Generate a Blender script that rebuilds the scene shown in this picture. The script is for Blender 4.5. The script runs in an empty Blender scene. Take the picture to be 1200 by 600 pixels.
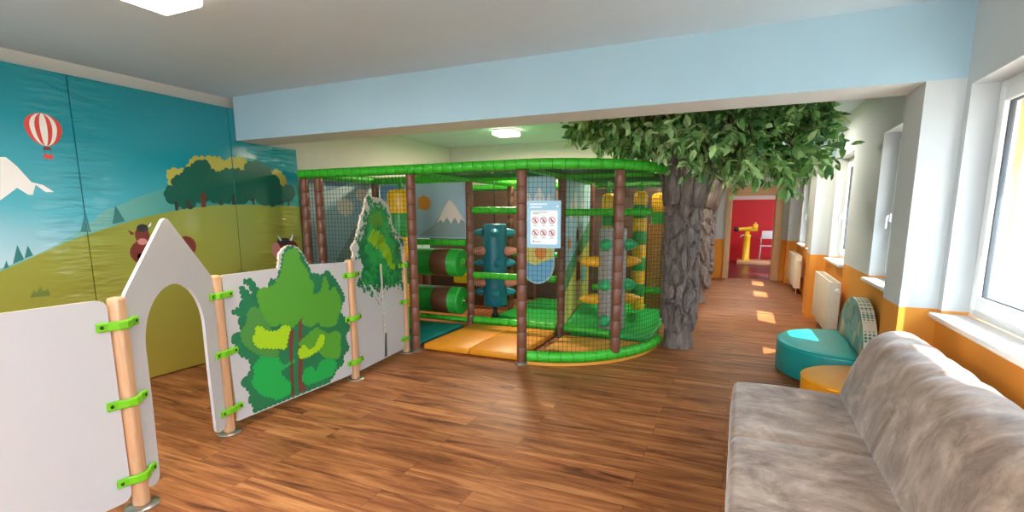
import bpy, math, random
import numpy as np
from mathutils import Vector, Matrix
from mathutils.geometry import delaunay_2d_cdt

S = bpy.context.scene
COL = S.collection
random.seed(7)
RNG = np.random.default_rng(11)

# ------------------------------------------------------------------ camera
F_PX, YC, PITCH, YAW, ROLL = 596.62, 348.35, 0.16171, 0.41768, -0.00262
cy_, sy_, cp_, sp_ = math.cos(YAW), math.sin(YAW), math.cos(PITCH), math.sin(PITCH)
fw = Vector((-sy_*cp_, cy_*cp_, -sp_)); rt = Vector((cy_, sy_, 0)); up = rt.cross(fw)
r2 = math.cos(ROLL)*rt + math.sin(ROLL)*up
u2 = -math.sin(ROLL)*rt + math.cos(ROLL)*up
cam_d = bpy.data.cameras.new('camera'); cam = bpy.data.objects.new('camera', cam_d); COL.objects.link(cam)
cam.matrix_world = Matrix(((r2.x, u2.x, -fw.x, 0), (r2.y, u2.y, -fw.y, 0), (r2.z, u2.z, -fw.z, 1.5), (0, 0, 0, 1)))
cam_d.sensor_width = 36.0; cam_d.lens = F_PX/1200*36.0
cam_d.shift_y = (YC-300)/1200.0
cam_d.clip_start = 0.02; cam_d.clip_end = 200
S.camera = cam

# ------------------------------------------------------------------ world, sun, exposure
SKY_STRENGTH = 8.4
SUN_STRENGTH = 13.0
LAMP_POWER = 25.0
EXPOSURE = 0.72
W = bpy.data.worlds.new('sky'); S.world = W; W.use_nodes = True
nt = W.node_tree; bg = nt.nodes['Background']
sk = nt.nodes.new('ShaderNodeTexSky'); sk.sky_type = 'HOSEK_WILKIE'
sk.sun_direction = Vector((0.5, -0.35, 0.8)).normalized(); sk.turbidity = 3.5; sk.ground_albedo = 0.5
mx = nt.nodes.new('ShaderNodeMixRGB'); mx.inputs[0].default_value = 0.75; mx.inputs[2].default_value = (0.74, 0.95, 1.18, 1)
nt.links.new(sk.outputs[0], mx.inputs[1]); nt.links.new(mx.outputs[0], bg.inputs[0]); bg.inputs[1].default_value = SKY_STRENGTH
sun_d = bpy.data.lights.new('sun', 'SUN'); sun = bpy.data.objects.new('sun', sun_d); COL.objects.link(sun)
sun_d.energy = SUN_STRENGTH; sun_d.angle = math.radians(0.6); sun_d.color = (1.0, 0.97, 0.93)
SUN_DIR = Vector((-1.0, 0.7, -1.62)).normalized()
sun.rotation_euler = SUN_DIR.to_track_quat('-Z', 'Y').to_euler()
vs = S.view_settings
S.display_settings.display_device = 'sRGB'
vs.view_transform = 'Standard'; vs.look = 'None'; vs.exposure = EXPOSURE; vs.gamma = 1.0; vs.use_curve_mapping = False
S.cycles.use_denoising = True
S.cycles.max_bounces = 10; S.cycles.diffuse_bounces = 6; S.cycles.transparent_max_bounces = 24
S.cycles.sample_clamp_indirect = 6.0

# ------------------------------------------------------------------ helpers
def lin(c):
    if isinstance(c, str):
        c = [int(c[i:i+2], 16)/255 for i in (0, 2, 4)]
    return tuple(x/12.92 if x <= 0.04045 else ((x+0.055)/1.055)**2.4 for x in c) + (1.0,)

def newmat(name):
    m = bpy.data.materials.new(name); m.use_nodes = True
    return m, m.node_tree, m.node_tree.nodes['Principled BSDF']

def N(t, kind, **kw):
    n = t.nodes.new(kind)
    for k, v in kw.items(): setattr(n, k, v)
    return n

def pm(name, col, rough=0.5, var=0.0, scale=20.0, bump=0.0, bscale=None, metal=0.0, coat=0.0, sheen=0.0, stretch=(1, 1, 1), spec=0.5):
    """procedural paint / plastic / cloth: base colour broken by noise, with a noise bump"""
    m, t, b = newmat(name)
    c = lin(col)
    b.inputs['Base Color'].default_value = c; b.inputs['Roughness'].default_value = rough; b.inputs['Metallic'].default_value = metal
    b.inputs['Specular IOR Level'].default_value = spec
    if coat: b.inputs['Coat Weight'].default_value = coat
    if sheen: b.inputs['Sheen Weight'].default_value = sheen
    tc = N(t, 'ShaderNodeTexCoord'); mp = N(t, 'ShaderNodeMapping'); mp.inputs['Scale'].default_value = stretch
    t.links.new(tc.outputs['Object'], mp.inputs[0])
    if var:
        n = N(t, 'ShaderNodeTexNoise'); n.inputs['Scale'].default_value = scale; n.inputs['Detail'].default_value = 4
        t.links.new(mp.outputs[0], n.inputs['Vector'])
        r = N(t, 'ShaderNodeValToRGB')
        r.color_ramp.elements[0].position = 0.3; r.color_ramp.elements[1].position = 0.7
        r.color_ramp.elements[0].color = tuple(x*(1-var) for x in c[:3])+(1,)
        r.color_ramp.elements[1].color = tuple(min(1, x*(1+var)) for x in c[:3])+(1,)
        t.links.new(n.outputs[0], r.inputs[0]); t.links.new(r.outputs[0], b.inputs['Base Color'])
    if bump:
        n2 = N(t, 'ShaderNodeTexNoise'); n2.inputs['Scale'].default_value = bscale or scale; n2.inputs['Detail'].default_value = 5
        t.links.new(mp.outputs[0], n2.inputs['Vector'])
        bp = N(t, 'ShaderNodeBump'); bp.inputs['Strength'].default_value = bump; bp.inputs['Distance'].default_value = 0.01
        t.links.new(n2.outputs[0], bp.inputs['Height']); t.links.new(bp.outputs[0], b.inputs['Normal'])
    return m

class MB:
    """collects shapes, then links them as ONE mesh object"""
    def __init__(self): self.v = []; self.f = []; self.m = []; self.s = []
    def add(self, vs, fs, mi=0, smooth=False):
        o = len(self.v); self.v.extend([tuple(p) for p in vs])
        for f in fs: self.f.append([i+o for i in f]); self.m.append(mi); self.s.append(smooth)
    def box(self, a, b, mi=0, bev=0.0, rot=None, seg=2):
        """axis box a..b with rounded vertical+horizontal edges when bev>0; rot=(cx,cy,angle) turns it about z"""
        import bmesh
        bm = bmesh.new(); bmesh.ops.create_cube(bm, size=1)
        sx, sy, sz = b[0]-a[0], b[1]-a[1], b[2]-a[2]
        for v in bm.verts: v.co = Vector(((v.co.x+.5)*sx+a[0], (v.co.y+.5)*sy+a[1], (v.co.z+.5)*sz+a[2]))
        if bev: bmesh.ops.bevel(bm, geom=bm.edges[:], offset=min(bev, .49*min(sx, sy, sz)), segments=seg, profile=.5, affect='EDGES')
        bm.verts.index_update()
        vs = [v.co.copy() for v in bm.verts]
        if rot:
            c, s = math.cos(rot[2]), math.sin(rot[2])
            vs = [Vector((rot[0]+(p.x-rot[0])*c-(p.y-rot[1])*s, rot[1]+(p.x-rot[0])*s+(p.y-rot[1])*c, p.z)) for p in vs]
        self.add(vs, [[v.index for v in f.verts] for f in bm.faces], mi, bev > 0); bm.free(); return self
    def lathe(self, prof, c=(0, 0, 0), axis=(0, 0, 1), n=20, mi=0, smooth=True, caps=True, matfn=None):
        """prof: list of (radius, height along axis)"""
        ax = Vector(axis).normalized(); q = ax.to_track_quat('Z', 'Y'); c = Vector(c)
        vs = []
        for r, h in prof:
            for i in range(n):
                a = 2*math.pi*i/n; vs.append(c + q @ Vector((r*math.cos(a), r*math.sin(a), h)))
        for k in range(len(prof)-1):
            fs = [[k*n+i, k*n+(i+1) % n, (k+1)*n+(i+1) % n, (k+1)*n+i] for i in range(n)]
            mm = matfn(k) if matfn else mi
            if k == 0: self.add(vs, fs, mm, smooth); base = len(self.v)-len(vs)
            else:
                for f in fs: self.f.append([i+base for i in f]); self.m.append(mm); self.s.append(smooth)
        if caps:
            self.f.append([base+i for i in range(n)][::-1]); self.m.append(matfn(0) if matfn else mi); self.s.append(False)
            l = base+(len(prof)-1)*n
            self.f.append([l+i for i in range(n)]); self.m.append(matfn(len(prof)-2) if matfn else mi); self.s.append(False)
        return self
    def tube(self, path, r, n=8, mi=0, smooth=True, caps=True):
        """tube along a polyline; r is a number or one radius per point"""
        P = [Vector(p) for p in path]; R = r if hasattr(r, '__len__') else [r]*len(P)
        vs = []; prev = None
        for i, p in enumerate(P):
            t = (P[min(i+1, len(P)-1)]-P[max(i-1, 0)]).normalized()
            if prev is None:
                x = t.orthogonal().normalized()
            else:
                x = (prev - t*prev.dot(t)); x = x.normalized() if x.length > 1e-6 else t.orthogonal().normalized()
            prev = x; y = t.cross(x)
            for k in range(n):
                a = 2*math.pi*k/n; vs.append(p + (x*math.cos(a)+y*math.sin(a))*R[i])
        fs = [[k*n+i, k*n+(i+1) % n, (k+1)*n+(i+1) % n, (k+1)*n+i] for k in range(len(P)-1) for i in range(n)]
        self.add(vs, fs, mi, smooth)
        if caps:
            o = len(self.v)-len(vs)
            self.f.append([o+i for i in range(n)][::-1]); self.m.append(mi); self.s.append(False)
            self.f.append([o+len(vs)-n+i for i in range(n)]); self.m.append(mi); self.s.append(False)
        return self
    def prism(self, poly, to3, t0, t1, mi=0, mside=None, front_only=False):
        """a flat outline (list of 2D points) given thickness: to3(u, v, t) -> 3D point"""
        poly = clean(poly); n = len(poly)
        if n < 3: return self
        r = delaunay_2d_cdt([Vector((p[0], p[1])) for p in poly], [(i, (i+1) % n) for i in range(n)], [], 1, 1e-6)
        cv, cf = r[0], r[2]
        self.add([to3(p.x, p.y, t1) for p in cv], [list(f) for f in cf], mi)
        if not front_only:
            self.add([to3(p.x, p.y, t0) for p in cv], [list(f)[::-1] for f in cf], mi)
            self.add([to3(u, v, t1) for u, v in poly]+[to3(u, v, t0) for u, v in poly], [[i, (i+1) % n, n+(i+1) % n, n+i] for i in range(n)], mi if mside is None else mside)
        return self
    def sheet(self, grid, mi=0, smooth=True, wrap=False):
        """grid of 3D points [rows][cols]"""
        nr, nc = len(grid), len(grid[0])
        fs = [[r*nc+c, r*nc+(c+1) % nc, (r+1)*nc+(c+1) % nc, (r+1)*nc+c] for r in range(nr-1) for c in range(nc if wrap else nc-1)]
        self.add([p for row in grid for p in row], fs, mi, smooth); return self
    def build(self, name, mats, parent=None, fix=True, weld=False):
        me = bpy.data.meshes.new(name)
        org = Vector((0, 0, 0))
        if parent is not None:
            pm_ = parent
            org = Vector((0, 0, 0))
            while pm_ is not None: org = org + Vector(pm_.location); pm_ = pm_.parent
        me.from_pydata([(p[0]-org.x, p[1]-org.y, p[2]-org.z) for p in self.v], [], self.f)
        if not isinstance(mats, (list, tuple)): mats = [mats]
        for m in mats: me.materials.append(m)
        me.polygons.foreach_set('material_index', self.m); me.polygons.foreach_set('use_smooth', self.s)
        me.validate()
        if fix:
            import bmesh
            bm = bmesh.new(); bm.from_mesh(me)
            if weld: bmesh.ops.remove_doubles(bm, verts=bm.verts[:], dist=1e-6)
            bmesh.ops.recalc_face_normals(bm, faces=bm.faces[:]); bm.to_mesh(me); bm.free()
        me.update()
        o = bpy.data.objects.new(name, me); COL.objects.link(o)
        if parent is not None: o.parent = parent
        return o

def clean(poly):
    out = []
    for p in poly:
        if not out or abs(p[0]-out[-1][0])+abs(p[1]-out[-1][1]) > 1e-5: out.append((p[0], p[1]))
    if len(out) > 1 and abs(out[0][0]-out[-1][0])+abs(out[0][1]-out[-1][1]) < 1e-5: out.pop()
    return out

def scallop(poly, step=0.05, amp=0.014, closed=True, spiky=False, seed=1):
    """leafy outline: bumps (or spikes) pushed out of every stretch of an outline"""
    rnd = random.Random(seed); out = []
    n = len(poly)
    area = sum(poly[i][0]*poly[(i+1) % n][1]-poly[(i+1) % n][0]*poly[i][1] for i in range(n))
    sg = 1 if area > 0 else -1
    for i in range(n if closed else n-1):
        a, b = poly[i], poly[(i+1) % n]
        dx, dy = b[0]-a[0], b[1]-a[1]; L = math.hypot(dx, dy)
        if L < 1e-6: continue
        k = max(1, round(L/(step*rnd.uniform(.75, 1.25)))); nx, ny = sg*dy/L, -sg*dx/L
        for j in range(k):
            if spiky:
                am = amp*rnd.uniform(-.6, 1.5)
                out.append((a[0]+dx*j/k, a[1]+dy*j/k))
                w = (j+rnd.uniform(.3, .7))/k
                out.append((a[0]+dx*w+nx*am, a[1]+dy*w+ny*am))
            else:
                am = amp*rnd.uniform(.7, 1.3)
                for q in (0, .2, .5, .8):
                    h = am*math.sin(math.pi*q)**.6 if q else 0
                    w = (j+q)/k; out.append((a[0]+dx*w+nx*h, a[1]+dy*w+ny*h))
    if not closed: out.append(poly[-1])
    return out

def clip(poly, lo, hi):
    """keep the part of an outline with lo <= u <= hi"""
    for lim, sgn in ((lo, 1), (hi, -1)):
        out = []
        for i in range(len(poly)):
            a, b = poly[i], poly[(i+1) % len(poly)]
            ia, ib = (a[0]-lim)*sgn >= 0, (b[0]-lim)*sgn >= 0
            if ia: out.append(a)
            if ia != ib:
                t = (lim-a[0])/(b[0]-a[0]); out.append((lim, a[1]+(b[1]-a[1])*t))
        poly = out
        if len(poly) < 3: return []
    return poly

def circle(cx, cy, r, n=20, ry=None):
    return [(cx+r*math.cos(2*math.pi*i/n), cy+(ry or r)*math.sin(2*math.pi*i/n)) for i in range(n)]

def thing(name, label, cat, loc=(0, 0, 0), group=None):
    o = bpy.data.objects.new(name, None); COL.objects.link(o); o.location = loc; o.empty_display_size = .1
    o['label'] = label; o['category'] = cat
    if group: o['group'] = group
    return o

def tag(o, label, cat, group=None):
    o['label'] = label; o['category'] = cat
    if group: o['group'] = group
    return o

def struct(o, label, cat):
    o['kind'] = 'structure'; o['label'] = label; o['category'] = cat
    return o

def copy_tree(o, parent=None):
    c = o.copy(); COL.objects.link(c); c.parent = parent
    for ch in [x for x in o.children]: copy_tree(ch, c)
    return c

# ------------------------------------------------------------------ materials
def floor_mat():
    m, t, b = newmat('oak_plank_floor')
    tc = N(t, 'ShaderNodeTexCoord'); L = t.links.new
    br = N(t, 'ShaderNodeTexBrick'); br.inputs['Scale'].default_value = 1.0
    br.inputs['Brick Width'].default_value = 1.25; br.inputs['Row Height'].default_value = 0.19
    br.inputs['Mortar Size'].default_value = 0.0012; br.inputs['Mortar Smooth'].default_value = 0.1; br.inputs['Bias'].default_value = 0
    br.offset = 0.37; br.offset_frequency = 2
    br.inputs['Color1'].default_value = (0.0, 0.0, 0.0, 1); br.inputs['Color2'].default_value = (1, 1, 1, 1); br.inputs['Mortar'].default_value = (0.5, 0.5, 0.5, 1)
    L(tc.outputs['Object'], br.inputs['Vector'])
    sep = N(t, 'ShaderNodeSeparateXYZ'); L(tc.outputs['Object'], sep.inputs[0])
    off = N(t, 'ShaderNodeMath', operation='MULTIPLY'); L(br.outputs['Color'], off.inputs[0]); off.inputs[1].default_value = 7.0
    ad = N(t, 'ShaderNodeMath', operation='ADD'); L(sep.outputs[0], ad.inputs[0]); L(off.outputs[0], ad.inputs[1])
    cmb = N(t, 'ShaderNodeCombineXYZ'); L(ad.outputs[0], cmb.inputs[0]); L(sep.outputs[1], cmb.inputs[1]); L(off.outputs[0], cmb.inputs[2])
    mp = N(t, 'ShaderNodeMapping'); mp.inputs['Scale'].default_value = (.9, 8, 1); L(cmb.outputs[0], mp.inputs[0])
    n1 = N(t, 'ShaderNodeTexNoise'); n1.inputs['Scale'].default_value = 1.6; n1.inputs['Detail'].default_value = 8; n1.inputs['Roughness'].default_value = .62; n1.inputs['Distortion'].default_value = .9
    L(mp.outputs[0], n1.inputs['Vector'])
    r1 = N(t, 'ShaderNodeValToRGB'); e = r1.color_ramp.elements
    e[0].position = .28; e[0].color = lin('4a2917'); e[1].position = .70; e[1].color = lin('c98853')
    e2 = r1.color_ramp.elements.new(.40); e2.color = lin('864d2b'); e3 = r1.color_ramp.elements.new(.54); e3.color = lin('a8683b')
    L(n1.outputs[0], r1.inputs[0])
    mp2 = N(t, 'ShaderNodeMapping'); mp2.inputs['Scale'].default_value = (2.2, 60, 1); L(cmb.outputs[0], mp2.inputs[0])
    n2 = N(t, 'ShaderNodeTexNoise'); n2.inputs['Scale'].default_value = 1.5; n2.inputs['Detail'].default_value = 3; L(mp2.outputs[0], n2.inputs['Vector'])
    mul = N(t, 'ShaderNodeMixRGB', blend_type='MULTIPLY'); mul.inputs[0].default_value = .38
    r2_ = N(t, 'ShaderNodeValToRGB'); r2_.color_ramp.elements[0].position = .35; r2_.color_ramp.elements[0].color = (.45, .42, .4, 1); r2_.color_ramp.elements[1].position = .6
    L(n2.outputs[0], r2_.inputs[0]); L(r1.outputs[0], mul.inputs[1]); L(r2_.outputs[0], mul.inputs[2])
    # plank-to-plank tone
    tone = N(t, 'ShaderNodeMixRGB', blend_type='MULTIPLY'); tone.inputs[0].default_value = 1
    rt_ = N(t, 'ShaderNodeValToRGB'); rt_.color_ramp.elements[0].color = (.86, .84, .82, 1); rt_.color_ramp.elements[1].color = (1.1, 1.08, 1.06, 1)
    L(br.outputs['Color'], rt_.inputs[0]); L(mul.outputs[0], tone.inputs[1]); L(rt_.outputs[0], tone.inputs[2])
    seam = N(t, 'ShaderNodeMixRGB'); L(br.outputs['Fac'], seam.inputs[0]); L(tone.outputs[0], seam.inputs[1]); seam.inputs[2].default_value = lin('4a2c1c')
    L(seam.outputs[0], b.inputs['Base Color'])
    b.inputs['Roughness'].default_value = .46; b.inputs['Specular IOR Level'].default_value = .35
    bp = N(t, 'ShaderNodeBump'); bp.inputs['Strength'].default_value = .12; bp.inputs['Distance'].default_value = .004
    L(n1.outputs[0], bp.inputs['Height']); L(bp.outputs[0], b.inputs['Normal'])
    return m

def two_tone(name, low, high, z, rough=.75):
    """wall paint: orange textured dado up to z, white above"""
    m, t, b = newmat(name); L = t.links.new
    g = N(t, 'ShaderNodeNewGeometry'); sp = N(t, 'ShaderNodeSeparateXYZ'); L(g.outputs['Position'], sp.inputs[0])
    lt = N(t, 'ShaderNodeMath', operation='LESS_THAN'); L(sp.outputs[2], lt.inputs[0]); lt.inputs[1].default_value = z
    mix = N(t, 'ShaderNodeMixRGB'); L(lt.outputs[0], mix.inputs[0]); mix.inputs[1].default_value = lin(high); mix.inputs[2].default_value = lin(low)
    L(mix.outputs[0], b.inputs['Base Color']); b.inputs['Roughness'].default_value = rough
    n = N(t, 'ShaderNodeTexNoise'); n.inputs['Scale'].default_value = 160; n.inputs['Detail'].default_value = 3; L(g.outputs['Position'], n.inputs['Vector'])
    ml = N(t, 'ShaderNodeMath', operation='MULTIPLY_ADD'); L(lt.outputs[0], ml.inputs[0]); ml.inputs[1].default_value = .25; ml.inputs[2].default_value = .06
    bp = N(t, 'ShaderNodeBump'); bp.inputs['Distance'].default_value = .004; L(ml.outputs[0], bp.inputs['Strength']); L(n.outputs[0], bp.inputs['Height']); L(bp.outputs[0], b.inputs['Normal'])
    return m

def mural_mat():
    """printed vinyl: sky fading to pale at the horizon, a teal far hill and an olive near hill, drawn by height and length"""
    m, t, b = newmat('mural_vinyl'); L = t.links.new
    g = N(t, 'ShaderNodeNewGeometry'); sp = N(t, 'ShaderNodeSeparateXYZ'); L(g.outputs['Position'], sp.inputs[0])
    def curve(pts, lo, hi, zlo, zhi):
        mr = N(t, 'ShaderNodeMapRange'); mr.inputs[1].default_value = lo; mr.inputs[2].default_value = hi; L(sp.outputs[1], mr.inputs[0])
        fc = N(t, 'ShaderNodeFloatCurve'); c = fc.mapping.curves[0]
        c.points[0].location = (0, (pts[0][1]-zlo)/(zhi-zlo)); c.points[1].location = (1, (pts[-1][1]-zlo)/(zhi-zlo))
        for y, z in pts[1:-1]: c.points.new((y-lo)/(hi-lo), (z-zlo)/(zhi-zlo))
        fc.mapping.update(); L(mr.outputs[0], fc.inputs['Value'])
        mr2 = N(t, 'ShaderNodeMapRange'); mr2.inputs[3].default_value = zlo; mr2.inputs[4].default_value = zhi; L(fc.outputs[0], mr2.inputs[0])
        lt = N(t, 'ShaderNodeMath', operation='LESS_THAN'); L(sp.outputs[2], lt.inputs[0]); L(mr2.outputs[0], lt.inputs[1]); return lt
    h1 = curve([(0.4, .75), (1.3, .9), (1.86, 1.099), (2.3, 1.294), (2.64, 1.408), (2.98, 1.501), (3.52, 1.59), (3.92, 1.607), (4.75, 1.597)], .4, 4.75, 0, 2.5)
    h2 = curve([(0.4, .9), (1.8, 1.1), (2.45, 1.42), (2.55, 1.509), (2.68, 1.574), (3.0, 1.708), (3.5, 1.827), (4.0, 1.863), (4.75, 1.863)], .4, 4.75, 0, 2.5)
    zr = N(t, 'ShaderNodeMapRange'); zr.inputs[1].default_value = 1.0; zr.inputs[2].default_value = 2.5; L(sp.outputs[2], zr.inputs[0])
    yr = N(t, 'ShaderNodeMapRange'); yr.inputs[1].default_value = 1.2; yr.inputs[2].default_value = 3.4; yr.inputs[3].default_value = 0.0; yr.inputs[4].default_value = .32; L(sp.outputs[1], yr.inputs[0])
    ad = N(t, 'ShaderNodeMath', operation='ADD'); L(zr.outputs[0], ad.inputs[0]); L(yr.outputs[0], ad.inputs[1])
    sky = N(t, 'ShaderNodeValToRGB'); e = sky.color_ramp.elements
    e[0].position = .12; e[0].color = lin('cfe3e6'); e[1].position = .95; e[1].color = lin('1d93a0'); k = e.new(.5); k.color = lin('5bb4c2')
    L(ad.outputs[0], sky.inputs[0])
    hr = N(t, 'ShaderNodeMapRange'); hr.inputs[1].default_value = 2.4; hr.inputs[2].default_value = 3.4; L(sp.outputs[1], hr.inputs[0])
    hc = N(t, 'ShaderNodeMixRGB'); L(hr.outputs[0], hc.inputs[0]); hc.inputs[1].default_value = lin('7fb9ae'); hc.inputs[2].default_value = lin('3f9d94')
    m1 = N(t, 'ShaderNodeMixRGB'); L(h2.outputs[0], m1.inputs[0]); L(sky.outputs[0], m1.inputs[1]); L(hc.outputs[0], m1.inputs[2])
    gr = N(t, 'ShaderNodeMapRange'); gr.inputs[1].default_value = 0; gr.inputs[2].default_value = 1.6; L(sp.outputs[2], gr.inputs[0])
    gc = N(t, 'ShaderNodeMixRGB'); L(gr.outputs[0], gc.inputs[0]); gc.inputs[1].default_value = lin('a8913a'); gc.inputs[2].default_value = lin('96a045')
    m2 = N(t, 'ShaderNodeMixRGB'); L(h1.outputs[0], m2.inputs[0]); L(m1.outputs[0], m2.inputs[1]); L(gc.outputs[0], m2.inputs[2])
    L(m2.outputs[0], b.inputs['Base Color']); b.inputs['Roughness'].default_value = .13; b.inputs['Specular IOR Level'].default_value = .6
    # vinyl puckers next to the seams
    def near(y0, w):
        s = N(t, 'ShaderNodeMath', operation='SUBTRACT'); L(sp.outputs[1], s.inputs[0]); s.inputs[1].default_value = y0
        a = N(t, 'ShaderNodeMath', operation='ABSOLUTE'); L(s.outputs[0], a.inputs[0])
        r = N(t, 'ShaderNodeMapRange'); r.inputs[1].default_value = 0; r.inputs[2].default_value = w; r.inputs[3].default_value = 1; r.inputs[4].default_value = 0; L(a.outputs[0], r.inputs[0]); return r
    n1_, n2_ = near(2.44, .36), near(4.35, .4)
    mxm = N(t, 'ShaderNodeMath', operation='MAXIMUM'); L(n1_.outputs[0], mxm.inputs[0]); L(n2_.outputs[0], mxm.inputs[1])
    mp = N(t, 'ShaderNodeMapping'); mp.inputs['Scale'].default_value = (1, 2.2, 11); L(g.outputs['Position'], mp.inputs[0])
    nz = N(t, 'ShaderNodeTexNoise'); nz.inputs['Scale'].default_value = 1.3; nz.inputs['Detail'].default_value = 2; L(mp.outputs[0], nz.inputs['Vector'])
    st = N(t, 'ShaderNodeMath', operation='MULTIPLY_ADD'); L(mxm.outputs[0], st.inputs[0]); st.inputs[1].default_value = 1.0; st.inputs[2].default_value = .0
    bp = N(t, 'ShaderNodeBump'); bp.inputs['Distance'].default_value = .05; L(st.outputs[0], bp.inputs['Strength']); L(nz.outputs[0], bp.inputs['Height']); L(bp.outputs[0], b.inputs['Normal'])
    return m

def glass_mat():
    m = bpy.data.materials.new('window_glass'); m.use_nodes = True; t = m.node_tree; t.nodes.clear(); L = t.links.new
    o = N(t, 'ShaderNodeOutputMaterial'); tr = N(t, 'ShaderNodeBsdfTransparent'); gl = N(t, 'ShaderNodeBsdfGlossy'); gl.inputs['Roughness'].default_value = .02
    tr.inputs[0].default_value = (.95, .97, .97, 1)
    lw = N(t, 'ShaderNodeLayerWeight'); lw.inputs[0].default_value = .5; pw = N(t, 'ShaderNodeMath', operation='POWER'); L(lw.outputs['Facing'], pw.inputs[0]); pw.inputs[1].default_value = 5
    fr = N(t, 'ShaderNodeMath', operation='MULTIPLY_ADD'); L(pw.outputs[0], fr.inputs[0]); fr.inputs[1].default_value = .6; fr.inputs[2].default_value = .03; mx_ = N(t, 'ShaderNodeMixShader')
    L(fr.outputs[0], mx_.inputs[0]); L(tr.outputs[0], mx_.inputs[1]); L(gl.outputs[0], mx_.inputs[2]); L(mx_.outputs[0], o.inputs[0]); return m

def suede_mat():
    m, t, b = newmat('suede'); L = t.links.new
    tc = N(t, 'ShaderNodeTexCoord'); mp = N(t, 'ShaderNodeMapping'); mp.inputs['Scale'].default_value = (1.0, 1.5, 1.2); L(tc.outputs['Object'], mp.inputs[0])
    n = N(t, 'ShaderNodeTexNoise'); n.inputs['Scale'].default_value = 4.2; n.inputs['Detail'].default_value = 10; n.inputs['Roughness'].default_value = .72; n.inputs['Distortion'].default_value = .5; L(mp.outputs[0], n.inputs['Vector'])
    r = N(t, 'ShaderNodeValToRGB'); e = r.color_ramp.elements; e[0].position = .34; e[0].color = lin('6a5344'); e[1].position = .66; e[1].color = lin('b99f8b'); k = e.new(.5); k.color = lin('957c6a')
    L(n.outputs[0], r.inputs[0]); L(r.outputs[0], b.inputs['Base Color']); b.inputs['Roughness'].default_value = .8
    b.inputs['Sheen Weight'].default_value = .45; b.inputs['Sheen Roughness'].default_value = .35
    n2 = N(t, 'ShaderNodeTexNoise'); n2.inputs['Scale'].default_value = 14; n2.inputs['Detail'].default_value = 6; n2.inputs['Distortion'].default_value = .3; L(mp.outputs[0], n2.inputs['Vector'])
    bp = N(t, 'ShaderNodeBump'); bp.inputs['Strength'].default_value = .14; bp.inputs['Distance'].default_value = .006; L(n2.outputs[0], bp.inputs['Height']); L(bp.outputs[0], b.inputs['Normal'])
    return m

def lattice_mat():
    m, t, b = newmat('lattice_cloth'); L = t.links.new
    tc = N(t, 'ShaderNodeTexCoord'); v = N(t, 'ShaderNodeTexVoronoi'); v.inputs['Scale'].default_value = 34; v.inputs['Randomness'].default_value = 0.0
    mp = N(t, 'ShaderNodeMapping'); mp.inputs['Rotation'].default_value = (0.78, 0, 0); L(tc.outputs['Object'], mp.inputs[0]); L(mp.outputs[0], v.inputs['Vector'])
    r = N(t, 'ShaderNodeValToRGB'); r.color_ramp.interpolation = 'CONSTANT'; r.color_ramp.elements[0].color = lin('4c8f80'); r.color_ramp.elements[1].position = .42; r.color_ramp.elements[1].color = lin('e6dcc4')
    L(v.outputs['Distance'], r.inputs[0]); L(r.outputs[0], b.inputs['Base Color']); b.inputs['Roughness'].default_value = .6; return m

def patch_mat(name, cols, scale):
    m, t, b = newmat(name); L = t.links.new
    tc = N(t, 'ShaderNodeTexCoord'); v = N(t, 'ShaderNodeTexVoronoi'); v.inputs['Scale'].default_value = scale; L(tc.outputs['Object'], v.inputs['Vector'])
    sp = N(t, 'ShaderNodeSeparateXYZ'); L(v.outputs['Color'], sp.inputs[0])
    r = N(t, 'ShaderNodeValToRGB'); r.color_ramp.interpolation = 'CONSTANT'; e = r.color_ramp.elements
    e[0].color = lin(cols[0]); e[1].position = 1/len(cols); e[1].color = lin(cols[1])
    for i in range(2, len(cols)): k = e.new(i/len(cols)); k.color = lin(cols[i])
    L(sp.outputs[0], r.inputs[0]); L(r.outputs[0], b.inputs['Base Color']); b.inputs['Roughness'].default_value = .45; return m

def emit(name, col, s):
    m, t, b = newmat(name); b.inputs['Base Color'].default_value = lin(col); b.inputs['Emission Color'].default_value = lin(col); b.inputs['Emission Strength'].default_value = s; return m

def bark_mat():
    m, t, b = newmat('bark'); L = t.links.new
    tc = N(t, 'ShaderNodeTexCoord'); mp = N(t, 'ShaderNodeMapping'); mp.inputs['Scale'].default_value = (9, 9, 2.2); L(tc.outputs['Object'], mp.inputs[0])
    n = N(t, 'ShaderNodeTexNoise'); n.inputs['Scale'].default_value = 2.2; n.inputs['Detail'].default_value = 8; n.inputs['Roughness'].default_value = .7; L(mp.outputs[0], n.inputs['Vector'])
    r = N(t, 'ShaderNodeValToRGB'); e = r.color_ramp.elements; e[0].position = .3; e[0].color = lin('4f443e'); e[1].position = .75; e[1].color = lin('a09085'); k = e.new(.5); k.color = lin('786a61')
    L(n.outputs[0], r.inputs[0]); L(r.outputs[0], b.inputs['Base Color']); b.inputs['Roughness'].default_value = .7
    bp = N(t, 'ShaderNodeBump'); bp.inputs['Strength'].default_value = .6; bp.inputs['Distance'].default_value = .012; L(n.outputs[0], bp.inputs['Height']); L(bp.outputs[0], b.inputs['Normal'])
    return m

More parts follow.
